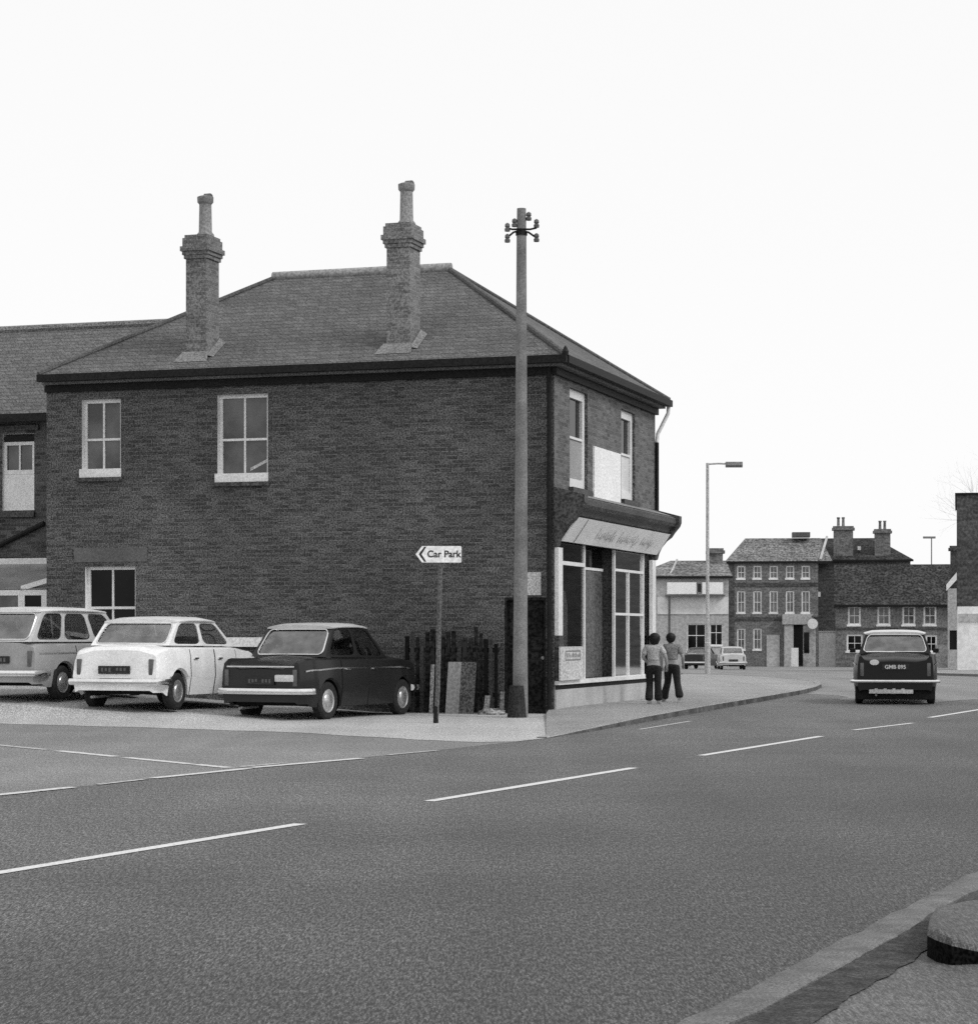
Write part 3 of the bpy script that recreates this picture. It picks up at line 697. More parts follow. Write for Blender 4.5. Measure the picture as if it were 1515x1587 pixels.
lt = empty('glazed_lean_to', to_world((-12, .9, 0)), RZ, 'small white framed glazed lean-to in the corner of the rear wing', 'lean-to')
LTY = .9
def lx(px, py=900): return on_plane(px, py, 1, LTY).x + 12
def lz(px, py): return on_plane(px, py, 1, LTY).z
b = MB(); zb_, zt_ = lz(35, 918), lz(35, 878)
xa, xb, xc, xd = lx(-60), lx(28), lx(38), lx(64); xe = -GL + 12 - .02
b.box(xa, xe, 0, .08, zb_ - .06, zb_ + .05)
b.box(xb, xc, 0, .08, 0, zb_ - .061); b.box(xd, xe, 0, .08, 0, zb_ - .061)
b.obox(((lx(32) + xe) / 2, .03, (lz(32, 912) + lz(70, 890)) / 2), ((xe - lx(32)) / 2, 0, (lz(70, 890) - lz(32, 912)) / 2), (0, .03, 0), (0, 0, .05))
b.build('frame', 'white', lt)
b = MB(); b.loft([[(xa, -.02, zb_ + .06), (xe, -.02, zb_ + .06)], [(xa, 1.05, zt_ + .12), (xe, 1.05, zt_ + .12)]], closed=False, caps=False); b.build('glass_roof', mat('wired glass', .24, .3, .5, grain=.1, gs=30, blotch=.2, bs=2), lt)
b = MB(); b.box(xa, xe, .98, 1.06, zt_ + .08, zt_ + .2); b.build('top_rail', 'white', lt)
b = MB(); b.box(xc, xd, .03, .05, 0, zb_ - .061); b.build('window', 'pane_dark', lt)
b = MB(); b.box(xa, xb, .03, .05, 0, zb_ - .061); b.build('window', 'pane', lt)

# ---------------------------------------------------------------- yard things against the gable
fe = empty('slatted_fence', to_world((gx(700), -.3, 0)), RZ, 'dark creosoted fence of upright slats against the brick gable', 'fence')
fx0 = gx(628, 1000, -.3) - gx(700); fx1 = gx(772, 1000, -.3) - gx(700)
M['slat_a'] = mat('tarred slat', .008, .9, .1, grain=.3); M['slat_b'] = mat('faded slat', .045, .9, .15, grain=.3, gs=30)
b = MB(); x = fx0; random.seed(9)
while x < fx1:
    wd = random.uniform(.085, .115); hh = 1.42 + random.uniform(-.09, .06) - (.12 if x > fx0 + .9 * (fx1 - fx0) else 0)
    b.box(x, x + wd - .03, random.uniform(-.03, .0), .022, 0.02, hh + random.choice((0, 0, .12, -.1)), random.choice((0, 0, 1, 2))); x += wd
b.build('slats', ['slat', 'slat_a', 'slat_b'], fe)
b = MB()
for z in (.3, 1.1): b.box(fx0, fx1, .024, .07, z, z + .08)
b.build('rail', 'darkwood', fe)
def lean(name, px0, px1, py0, py1, yl, thick, m, label, cat, tilt=.12):
    a0, a1 = gx(px0, py1, yl), gx(px1, py1, yl); z1_ = gzz((px0 + px1) / 2, py0, yl)
    b = MB(); b.loft([[(a0, yl - tilt, .0), (a1, yl - tilt, .0), (a1, yl - tilt + thick, .0), (a0, yl - tilt + thick, .0)], [(a0 + .02, yl, z1_), (a1 + .02, yl, z1_), (a1 + .02, yl + thick, z1_), (a0 + .02, yl + thick, z1_)]])
    return tag(b.build(name, m, None, loc=C, rot=(0, 0, RZ)), label, cat)
lean('leaning_board', 693, 713, 1026, 1086, -.42, .03, mat('pale board', .24, grain=.15, gs=24), 'pale grey board leaning on the dark slatted fence', 'board')
lean('leaning_sheet', 714, 736, 1026, 1078, -.40, .03, mat('dull sheet', .08, grain=.5), 'dull dark sheet leaning beside the pale board', 'sheet')
lean('stake', 666, 671, 1030, 1092, -.42, .03, mat('pale stake', .25, grain=.4), 'thin pale stake standing left of the sign post', 'stake', .05)
lean('broken_post', 750, 757, 1078, 1098, -.55, .05, mat('pale stump', .22, grain=.4), 'short pale broken post at the back of the rubble', 'post', .06)
lean('broken_post', 774, 779, 1072, 1096, -.5, .05, mat('grey stump', .17, grain=.4), 'thin broken post between the rubble and the telegraph pole', 'post', .03)
def lump(name, c, rx, ry, rz_, m, label, cat, seed, n=1):
    random.seed(seed); b = MB()
    for k in range(n):
        o = Vector((random.uniform(-1, 1) * rx * .6, random.uniform(-1, 1) * ry * .6, 0)) if n > 1 else Vector()
        s = .5 if n > 1 else 1
        ret = bmesh.ops.create_icosphere(b.bm, subdivisions=2, radius=1)
        for v in ret['verts']:
            q = v.co * (1 + random.uniform(-.22, .22)); v.co = o + Vector((q.x * rx * s, q.y * ry * s, max(-.02, q.z * rz_ * s * random.uniform(.8, 1.1) + rz_ * .2)))
    return tag(b.build(name, m, None, loc=c, rot=(0, 0, RZ), weld=False), label, cat)
lump('rubble_heap', gp(765, 1108), .30, .22, .16, 'rubble', 'pale heap of broken rubble at the foot of the telegraph pole', 'rubble', 4, 7)
lump('stone_block', gp(745, 1096), .14, .12, .09, 'slat', 'small dark lump of stone behind the rubble heap', 'stone', 6)
# white-painted rail along the wall behind the cars
b = MB(); a0, a1 = gx(278), gx(548); zc = gzz(375, 995)
b.box(a0, a1, -.10, -.03, zc - .09, zc + .085)
for k in range(5): b.box(a0 + .1 + k * (a1 - a0 - .3) / 4, a0 + .18 + k * (a1 - a0 - .3) / 4, -.0299, -.001, zc - .06, zc + .06)
tag(b.build('wall_rail', 'white', None, loc=C, rot=(0, 0, RZ)), 'long white painted rail along the gable behind the parked cars', 'rail')
bpy.data.objects['wall_rail'].data.materials[0] = M['board_white']

# ---------------------------------------------------------------- telegraph pole
pb = gp(806, 1112.5); Yp = pb.y
pole = empty('telegraph_pole', pb, 0, 'tall weathered wooden telegraph pole by the shop corner, insulators at its top', 'telegraph pole')
H = at(806, 323, Yp).z; pxm = Yp / FPX
b = MB(); b.tube([(0, 0, -.05), (.0, 0, 1.2), (.015, 0, 4), (.02, 0, H - .5), (.02, 0, H)], [.135, .125, .108, .085, .078], 14); b.build('shaft', 'pole', pole, smooth=40)
b = MB(); b.tube([(-.055, -.05, -.02), (-.055, -.05, .55)], [.17, .13], 12); b.build('tarred_foot', 'tar', pole, smooth=40)
for (dx, y, up) in ((-20, 353, 1), (-9, 346, 1), (25, 347, 1), (13, 336, 1), (-20, 370, -1), (25, 369, -1)):
    z = at(806, y, Yp).z
    b = MB(); x = dx * pxm
    b.lathe([(.02, -.07), (.045, -.065), (.05, -.02), (.03, 0), (.045, .02), (.04, .06), (.015, .08)], (x, -.03, z), 'z', 10)
    ins = b.build('insulator', 'insulator', pole, smooth=40)
for sgn in (-1, 1):
    b = MB(); xx = (21 if sgn < 0 else 25) * pxm * sgn; zc = at(806, 358, Yp).z
    b.tube([(0, -.08, zc), (xx * .5, -.06, zc - .03), (xx * .9, -.03, zc - .10)], .018, 6); b.tube([(0, -.08, zc + .02), (xx * .6, -.06, zc + .02), (xx, -.03, zc + .05)], .018, 6)
    b.build('bracket', 'black', pole)
b = MB(); b.lathe([(.10, -.03), (.10, .03)], (.02, 0, at(806, 362, Yp).z), 'z', 12); b.build('clamp_band', 'black', pole)

# ---------------------------------------------------------------- car park sign
sb = gp(675, 1121.5); Ys = sb.y; k = Ys / FPX
sign = empty('direction_sign', sb, 0, 'white direction sign reading Car Park with a left chevron, on a thin post', 'sign')
ztop = at(680, 871, Ys).z
b = MB(); b.tube([(0, 0, -.03), (.03, 0, .5), (.075, 0, ztop + .02)], .040, 10); b.build('post', 'grey_paint', sign, smooth=40)
b = MB(); b.tube([(0, 0, -.02), (.008, 0, .28)], .043, 10); b.build('post_foot', 'black', sign, smooth=40)
zl, zh = at(680, 872, Ys).z, at(680, 846.5, Ys).z; zm = (zl + zh) / 2
xl, xm, xr = (644 - 675) * k, (654 - 675) * k, (715 - 675) * k
pr = [(xl, zm), (xm, zl), (xr - .015, zl), (xr, zl + .015), (xr, zh - .015), (xr - .015, zh), (xm, zh)]
b = MB(); b.loft([[(p[0], -.065, p[1]) for p in pr], [(p[0], -.048, p[1]) for p in pr]]); pl = b.build('sign_plate', 'board_white', sign)
b = MB(); q = .075
b.loft([[(xl + .05, -.067, zm), (xm + .035, -.067, zl + .012), (xm + .068, -.067, zl + .012), (xl + .095, -.067, zm), (xm + .068, -.067, zh - .012), (xm + .035, -.067, zh - .012)],
        [(xl + .05, -.0655, zm), (xm + .035, -.0655, zl + .012), (xm + .068, -.0655, zl + .012), (xl + .095, -.0655, zm), (xm + .068, -.0655, zh - .012), (xm + .035, -.0655, zh - .012)]])
b.build('chevron', 'ink', pl)
text_mesh('lettering', 'Car Park', .15, 'ink', pl, ((xm + xr) / 2 + .035, -.067, zm), (R(90), 0, 0), bold=.003, xs=.98)
for dz in (-.06, .06):
    b = MB(); b.box(.035, .115, -.049, .045, zm + dz - .012, zm + dz + .012); b.build('clip', 'steel', sign)

# ---------------------------------------------------------------- cars
def lerp_tab(tab, y):
    if y <= tab[0][0]: return tab[0][1]
    for (a, v), (c, w) in zip(tab, tab[1:]):
        if y <= c:
            t = (y - a) / (c - a) if c > a else 0; t = t * t * (3 - 2 * t); return v + (w - v) * t
    return tab[-1][1]
def make_car(name, label, paint, wbase, ro, fo, width, deck, shoulder, gh, roof_h, rw=.29, arch=.345, group=None, roof_paint=None, pillar_paint=None, plate=None, side_bays=((.05, .47), (.53, .95)), chrome_trim=True, fins=0.0, rear_tilt=.05, light_style='upright', badge=False, crown=.04, roofw=.80, plate_z=.55, sill=.21, bumper_z=.42, bumper_h=1.0, rear_win=(.05, .95, .07, .93)):
    """Car built nose towards +Y, the rear axle at the origin. deck / shoulder are height tables along y; gh = (rear base y, rear roof y, front roof y, front base y)."""
    root = empty(name, (0, 0, 0), 0, label, 'car', group)
    y0, y1 = -ro, wbase + fo; hw0 = width / 2
    def hw(y):
        d0, d1 = y - y0, y1 - y; f = 1.0
        for d, amt, ln in ((d0, .10, .55), (d1, .14, .8)):
            if d < ln: f -= amt * (1 - d / ln) ** 2.2
        return hw0 * f
    def zb(y):
        z = sill + (.05 if y < y0 + .3 or y > y1 - .3 else 0)
        for a in (0, wbase):
            if abs(y - a) < arch: z = max(z, rw + math.sqrt(arch ** 2 - (y - a) ** 2) * .98)
        return z
    ys = sorted({round(y0 + v, 4) for v in (0, .015, .05, .12, .22)} | {round(y1 - v, 4) for v in (0, .02, .07, .16, .3)} | {round(a + arch * math.cos(math.pi * k / 14), 4) for a in (0, wbase) for k in range(15)} | {round(a + s_ * (arch + .004), 4) for a in (0, wbase) for s_ in (-1, 1)} | {round(y0 + .3 + i * (y1 - y0 - .6) / 14, 4) for i in range(15)})
    def half(y, off=0.0):
        w = hw(y); zs = lerp_tab(shoulder, y); zt = lerp_tab(deck, y); b_ = zb(y)
        e0 = min(1.0, (y - y0) / .12); e1 = min(1.0, (y1 - y) / .12); e = min(e0, e1); dz = (1 - e) * .035
        zmid = max(b_ + .03, .50); zmid2 = max(zmid + .02, zs - .14)
        f_ = fins * max(0.0, 1 - (y - y0) / 1.3)
        return [(w - .10, b_ + .03), (w - .045 + off, b_), (w + off, zmid), (w - .012 + off, zmid2), (w - .035 + off, zs + f_ - .02 - dz), (w - .075, zs + f_ + .005 - dz), (w - .12 - .35 * f_, zs - .25 * f_ + .008 - dz), (w * .55, zt + crown * .6 - dz), (0, zt + crown - dz)]
    def yy(y, z):                                        # the tail leans in a little towards its top
        if y < y0 + .2: return y + rear_tilt * max(0, (z - .45)) * (1 - (y - y0) / .2) * 1.6
        return y
    rings = []
    for y in ys:
        h = half(y); ring = [(x, yy(y, z), z) for x, z in h] + [(-x, yy(y, z), z) for x, z in h[-2::-1]]
        rings.append(ring)
    b = MB(); b.loft(rings, closed=False, caps=True); body = b.build('body', paint, root, smooth=32)
    # doors: skins a few millimetres proud of the flanks
    def skin(name_, ya, yb, sgn, k0_=2, k1_=5):
        st = [ya] + [y for y in ys if ya + .02 < y < yb - .02] + [yb]
        b = MB(); b.loft([[(sgn * x, y, z) for x, z in half(y, .006)[k0_ - 1:k1_]] for y in st], closed=False, caps=False)
        for yq in (ya - .008, yb - .006):
            b.loft([[(sgn * x, yq + e_, z) for x, z in half(yq, .007)[k0_ - 1:k1_]] for e_ in (0, .014)], mi=1, closed=False, caps=False)
        return b.build(name_, [paint, 'under'], root, smooth=32)
    gr0, gr1, gr2, gr3 = gh
    dy = [(gr0 + .28, wbase * .50), (wbase * .50 + .02, gr3 - .12)]
    for sgn in (-1, 1):
        for ya, yb in dy:
            ya = max(ya, arch + .03)
            if yb - ya < .2: continue
            d = skin('door', ya, yb, sgn)
            q = half(ya + .1)[3]; b = MB(); b.box(-.012, .02, -.07, .07, -.012, .012, 0, .005)
            b.build('handle', 'chrome', d, loc=(sgn * (q[0] + .014), ya + .16, q[1] - .02))
    if chrome_trim:
        for sgn in (-1, 1):
            b = MB(); st = [y for y in ys if y0 + .12 <= y <= y1 - .15]; b.loft([[(sgn * (half(y)[3][0] + .012), y, half(y)[3][1] - .012), (sgn * (half(y)[3][0] + .012), y, half(y)[3][1] + .012)] for y in st], closed=False, caps=False)
            b.build('trim_strip', 'chrome', root)
    # greenhouse
    zr = roof_h; rp = roof_paint or paint
    zb0 = lerp_tab(deck, gr0) + .015; zb1 = lerp_tab(deck, gr3) + .01
    wb_ = hw0 - .10; wr = hw0 * roofw
    wb_r, wb_f = min(wb_, hw(gr0) - .11), min(wb_, hw(gr3) - .11)
    rr = [(-wr * .95, gr1, zr - .062), (wr * .95, gr1, zr - .062), (wr * .94, gr2, zr - .066), (-wr * .94, gr2, zr - .066)]
    base = [(-wb_r, gr0, zb0), (wb_r, gr0, zb0), (wb_f, gr3, zb1), (-wb_f, gr3, zb1)]
    n = 10; rings = []
    for i in range(n + 1):
        t = i / n; y = gr1 - .03 + (gr2 - gr1 + .06) * t
        e = 1 - abs(2 * t - 1) ** 3; w = wr * (.93 + .07 * e)
        zz = zr - .065 + .022 * e; cr = .022 + .022 * e
        half_ = [(w + .008, zz - .012), (w + .016, zz + .004), (w - .02, zz + .02), (w * .75, zz + cr * .9 + .015), (w * .4, zz + cr + .02), (0, zz + cr + .024)]
        rings.append([(x, y, z) for x, z in half_] + [(-x, y, z) for x, z in half_[-2::-1]])
    b = MB(); b.loft(rings, closed=True, caps=True)
    roof = b.build('roof', rp, root, smooth=40)
    def bil(p00, p10, p01, p11):
        p00, p10, p01, p11 = map(Vector, (p00, p10, p01, p11)); nn = (p10 - p00).cross(p01 - p00).normalized()
        def P(u, v, d): return (p00 * (1 - u) + p10 * u) * (1 - v) + (p01 * (1 - u) + p11 * u) * v - nn * d + nn * .03 * math.sin(math.pi * min(1, max(0, u))) * (1 if d >= 0 else 1) * math.sin(math.pi * min(1, max(0, v))) * .6
        return P
    cab = MB(); panes = []
    def face(P, holes, nm, sub=6):
        cab.panel(P, 0, 1, 0, 1, holes, .02)
        for (a0, a1, q0, q1) in holes:
            ru, rv = .09 * (.6 if a1 - a0 > .6 else 1) * (1 if a1 - a0 > .6 else (a1 - a0) * 2.0), .20
            for ca, da in ((a0, ru), (a1, -ru)):
                for cq, dq in ((q0, rv), (q1, -rv)):
                    arc = [(ca + da * (1 - math.sin(t_ * math.pi / 8)), cq + dq * (1 - math.cos(t_ * math.pi / 8))) for t_ in range(5)]
                    cab.face([P(ca, cq, 0)] + [P(u, v, .003) for u, v in arc])
            g = MB(); m_ = 6
            for i in range(m_):
                u0, u1 = a0 + (a1 - a0) * i / m_, a0 + (a1 - a0) * (i + 1) / m_
                for j in range(2):
                    v0, v1 = q0 + (q1 - q0) * j / 2, q0 + (q1 - q0) * (j + 1) / 2
                    g.face([P(u0, v0, .012), P(u1, v0, .012), P(u1, v1, .012), P(u0, v1, .012)])
            panes.append((nm, g))
    face(bil(base[0], base[1], rr[0], rr[1]), [rear_win], 'rear_window')
    face(bil(base[2], base[3], rr[2], rr[3]), [(.05, .95, .08, .94)], 'windscreen')
    face(bil(base[1], base[2], rr[1], rr[2]), [(a, c, .07, .94) for a, c in side_bays], 'side_window')
    face(bil(base[3], base[0], rr[3], rr[0]), [(1 - c, 1 - a, .07, .94) for a, c in side_bays], 'side_window')
    cab.build('pillars', pillar_paint or paint, root, smooth=30)
    Pr = bil(base[0], base[1], rr[0], rr[1]); a0_, a1_, q0_, q1_ = rear_win
    b = MB(); lp = []
    for ca, cq, da, dq, od in ((a0_, q0_, .054, .20, 0), (a1_, q0_, -.054, .20, 1), (a1_, q1_, -.054, -.20, 0), (a0_, q1_, .054, -.20, 1)):
        arc = [(ca + da * (1 - math.sin(t_ * math.pi / 8)), cq + dq * (1 - math.cos(t_ * math.pi / 8))) for t_ in range(5)]
        lp += [Pr(u, v, -.004) for u, v in (arc if od else arc[::-1])]
    lp = [Pr(.5, q0_, -.004)] + lp[5:10][::1] + lp[10:15] + [Pr(.5, q1_, -.004)] + lp[15:20] + lp[0:5] + [Pr(.5, q0_, -.004)]
    b.tube(lp, .012, 6); b.build('window_surround', 'chrome', root, smooth=50)
    for nm, g in panes: g.build(nm, 'car_glass', root, smooth=60)
    # seats and trim inside, dark floor below
    b = MB(); b.box(-hw0 + .2, hw0 - .2, y0 + .25, y1 - .25, sill + .02, .52)
    for a in (0, wbase):
        for sgn in (-1, 1): b.box(min(sgn * .45, sgn * (hw0 - .20)), max(sgn * .45, sgn * (hw0 - .20)), a - arch - .02, a + arch + .02, .26, .66)
    b.build('underbody', 'under', root)
    zs_ = lerp_tab(deck, (gr0 + gr3) / 2)
    for sgn in (-1, 1):
        b = MB(); b.box(sgn * .36 - .24, sgn * .36 + .24, gr3 - 1.05, gr3 - .92, .5, zs_ + .16, 0, .05); b.build('front_seat', 'seat', root, smooth=40)
    b = MB(); b.box(-hw0 + .24, hw0 - .24, gr0 + .28, gr0 + .42, .5, zs_ + .13, 0, .05); b.build('rear_seat', 'seat', root, smooth=40)
    b = MB(); b.tube([(-.36 + .18 * math.cos(2 * math.pi * i / 16), gr3 - .42 + .06 * math.sin(2 * math.pi * i / 16), zs_ + .03 + .17 * math.sin(2 * math.pi * i / 16)) for i in range(17)], .013, 5); bpy_o = b.build('steering_wheel', 'seat', root); bpy_o.location.x = .72
    # wheels
    for a in (0, wbase):
        for sgn in (-1, 1):
            xw = sgn * (hw0 - .115)
            b = MB(); b.lathe([(rw * .60, -.06), (rw * .64, -.075), (rw * .9, -.078), (rw, -.055), (rw, .055), (rw * .9, .078), (rw * .64, .075), (rw * .60, .06)], (0, 0, 0), 'x', 32)
            wl = b.build('wheel', 'rubber', root, smooth=35, loc=(xw, a, rw))
            b = MB(); s_ = sgn
            b.lathe([(0, s_ * .088), (rw * .2, s_ * .086), (rw * .34, s_ * .078), (rw * .38, s_ * .066), (rw * .56, s_ * .060), (rw * .62, s_ * .070), (rw * .62, s_ * .02), (0, s_ * .02)], (0, 0, 0), 'x', 28)
            b.build('hub_cap', 'hub', wl, smooth=35)
    # bumpers
    for end in (-1, 1):
        ye = y0 if end < 0 else y1; wv = hw(ye)
        pth = [(-hw0 - .012, ye - end * .32), (-hw0 - .03, ye - end * .15), (-wv - .02, ye + end * .035), (-wv * .75, ye + end * .075), (0, ye + end * .10)]
        pth = pth + [(-x, y) for x, y in pth[-2::-1]]
        rings = []
        for x, y in pth:
            l = math.hypot(x, y - ye) or 1; ox_, oy_ = (math.copysign(.02, x) if abs(x) > wv - .05 else 0, end * .02)
            rings.append([(x - ox_ * kx, y - oy_ * ky, bumper_z + dz_ * bumper_h) for kx, ky, dz_ in ((1, 1, -.055), (-.6, -.6, -.045), (-1.2, -1.2, 0), (-.6, -.6, .045), (1, 1, .055))])
        b = MB(); b.loft(rings); b.build('bumper', 'chrome', root, smooth=40)
    # tail lamps, head lamps, plates
    for sgn in (-1, 1):
        wv = hw(y0 + .02); zs = lerp_tab(shoulder, y0)
        if light_style == 'upright': bx_ = (-.035, .035, -.03, .05, zs - .36, zs - .10)
        else: bx_ = (-.10, .07, -.03, .05, zs - .32, zs - .19)
        b = MB(); b.box(*bx_, 0, .012); b.build('tail_light', 'red_lens', root, smooth=40, loc=(sgn * (wv - .10) , y0 + .01 + rear_tilt * .3, 0)).scale = (sgn, 1, 1)
        zh_ = lerp_tab(shoulder, y1) - .14; wv = hw(y1)
        b = MB(); b.lathe([(0, .035), (.05, .03), (.085, .012), (.092, -.03), (0, -.03)], (0, 0, 0), 'y', 20); b.build('headlight', 'lens', root, smooth=40, loc=(sgn * (wv - .13), y1 - .005, zh_))
    b = MB(); b.box(-.26, .26, -.012, .012, -.06, .06, 0, .004)
    pl_ = b.build('number_plate', 'plate', root, loc=(0, y0 - .018 + rear_tilt * max(0, plate_z - .45) * 1.6, plate_z))
    if plate: text_mesh('plate_lettering', plate, .105, 'lens', pl_, (0, -.0145, 0), (R(90), 0, 0), bold=.002)
    else:
        b = MB(); random.seed(hash(label) % 1000 if False else len(label))
        for k_ in range(7):
            if k_ == 3: continue
            b.box(-.21 + k_ * .062, -.175 + k_ * .062, -.0145, -.0125, -.032 + random.uniform(0, .02), .032)
        b.box(-.22, .205, -.0135, -.0123, -.036, -.033)
        b.build('plate_marks', mat('dull plate marks', .11, grain=.1), pl_)
    b = MB(); b.tube([(hw0 * -.45, y0 + .5, .2), (hw0 * -.45, y0 - .05, .19)], .022, 8); b.build('exhaust_pipe', 'steel', root)
    return root
def place_car(root, px, py, side, heading, zg, width, Ypos=None):
    """Stand the car so that its right (side=1) or left rear tyre meets the ground at the photo point."""
    p = gp(px, py, zg); h = -heading
    lat = Vector((math.cos(h), math.sin(h), 0)); root.rotation_euler.z = h
    root.location = Vector((p.x, p.y, zg)) - lat * side * (width / 2 - .115)
    return root
# dark saloon by the sign
dark_deck = [(-.82, .80), (-.74, .84), (-.4, .91), (.1, .985), (.6, .95), (2.0, .95), (2.35, .97), (3.0, .90), (3.2, .84)]
dark_sh = [(-.82, .90), (-.5, .93), (.3, .955), (2.2, .95), (3.0, .90), (3.2, .84)]
c1 = make_car('parked_car', 'dark saloon with finned rear wings parked beside the direction sign post', 'paint_dark', 2.45, .80, .56, 1.60, dark_deck, dark_sh, (.02, .40, 1.47, 2.02), 1.52, rw=.30, fins=.05, light_style='upright', group='cars parked by the gable wall', roof_paint='paint_pale', plate_z=.62, bumper_z=.46, rear_tilt=.02)
place_car(c1, 500, 1115.5, 1, R(26.5), .0, 1.60); c1.scale = (1.05, 1.05, 1.05)
b = MB(); b.box(-.17, .17, -.03, .02, -.055, .055, 0, .02); b.build('reversing_light', 'lens', c1, smooth=40, loc=(.44, -.80, .665)).rotation_euler = (0, 0, 0)
b = MB(); b.box(-.62, .62, -.012, .03, -.012, .012, 0, .004); b.build('boot_trim', 'chrome', c1, loc=(0, -.80, .845))
# white hatch-shaped saloon
w_deck = [(-.72, .90), (-.55, .93), (-.2, .95), (.3, .95), (1.9, .93), (2.2, .94), (2.8, .86), (2.95, .80)]
w_sh = [(-.72, .86), (-.2, .93), (1.9, .92), (2.6, .86), (2.95, .78)]
c2 = make_car('parked_car', 'white rounded saloon parked between the grey estate and the dark saloon', 'paint_white', 2.37, .66, .62, 1.53, w_deck, w_sh, (-.16, .22, 1.50, 2.08), 1.39, rw=.275, arch=.33, light_style='upright', group='cars parked by the gable wall', plate_z=.60, bumper_z=.42, rear_tilt=.11, chrome_trim=False, crown=.025, roofw=.84)
g_ = to_world((-6.35, -3.0, 0)); z2 = .128
place_car(c2, 262, 1099, 1, R(20), .172, 1.53); c2.scale = (1.13, 1.06, 1.10)
# grey estate at the frame's left edge
e_deck = [(-.78, .94), (2.1, .94), (2.75, .88), (2.9, .82)]
e_sh = [(-.78, .91), (2.0, .92), (2.9, .80)]
c3 = make_car('parked_car', 'pale grey estate car cut off by the left edge', 'paint_grey', 2.42, .78, .58, 1.56, e_deck, e_sh, (-.72, -.45, 1.5, 2.05), 1.52, rw=.28, arch=.335, light_style='upright', group='cars parked by the gable wall', side_bays=((.04, .30), (.34, .63), (.68, .95)), rear_tilt=.06, plate_z=.66, bumper_z=.44, roof_paint='paint_white', pillar_paint='paint_pale', roofw=.86, chrome_trim=True)
place_car(c3, 86, 1083.5, 1, R(20), .31, 1.56); c3.scale = (1.1, 1.1, 1.03)
# black saloon driving away
b_deck = [(-.92, .83), (-.84, .865), (-.45, .935), (.15, 1.0), (.6, .97), (2.0, .97), (3.1, .92), (3.3, .85)]
b_sh = [(-.92, .92), (-.5, .95), (.4, .97), (2.2, .96), (3.1, .9), (3.3, .84)]
c4 = make_car('moving_car', 'black finned saloon driving away down the right-hand street', 'paint_black', 2.54, .88, .72, 1.62, b_deck, b_sh, (-.02, .42, 1.6, 2.15), 1.455, rw=.31, fins=.07, plate='GMB 895', bumper_h=.6, roof_paint='paint_pale', light_style='upright', plate_z=.74, bumper_z=.46, rear_tilt=.02, roofw=.745)  # pale roof colour stands in for the sky's gleam on black paint
Yc = FPX * CAMH / (1090.5 - CYP)
c4.location = ((1387 - CXP) / FPX * Yc, Yc + .05, 0); c4.rotation_euler.z = -R(9.7); c4.scale = (1.045, 1, 1.03)
b = MB(); b.lathe([(0, -.012), (.085, -.01), (.09, 0), (0, 0)], (0, 0, 0), 'y', 20); b.build('pale_oval', 'lens', c4, loc=(-.40, -.905, .83)).scale = (1, 1, .62)  # pale oval on the left of the boot lid
b = MB()
for k in range(9): b.box(-.48 + k * .085, -.42 + k * .085, -.93, -.915, .235, .30 + .02 * (k % 2))
b.box(-.5, .34, -.915, -.905, .22, .30); b.build('lower_trim', ['hub'], c4)
b = MB(); b.box(-.76, .76, -.80, -.70, .10, .36, 0, .02); b.build('under_car_shade', 'under', c4)  # black box standing in for the shadow under the tail
for sgn in (-1, 1):
    b = MB(); b.box(sgn * .84 - .06, sgn * .84 + .06, 2.0, 2.04, 1.0, 1.09, 0, .015); b.build('wing_mirror', 'black', c4)
# two far cars
f_deck = [(-.7, .9), (2.0, .92), (2.9, .8)]
f_sh = [(-.7, .88), (2, .9), (2.9, .78)]
c5 = make_car('distant_car', 'small pale saloon far down the side street, left of the three storey building', 'paint_pale', 2.3, .65, .6, 1.52, f_deck, f_sh, (-.1, .3, 1.4, 1.95), 1.32, rw=.28, group='cars far down the side street', chrome_trim=False)
Yc = 131.0; c5.location = ((1135 - CXP) / FPX * Yc, Yc, gz(Yc)); c5.rotation_euler.z = -R(2)
c6 = make_car('distant_car', 'small dark car far down the side street, behind the lamp column', 'paint_dark', 2.3, .65, .6, 1.52, f_deck, f_sh, (-.1, .3, 1.4, 1.95), 1.32, rw=.28, group='cars far down the side street', chrome_trim=False)
Yc = 137.0; c6.location = ((1079 - CXP) / FPX * Yc, Yc, gz(Yc)); c6.rotation_euler.z = -R(20)

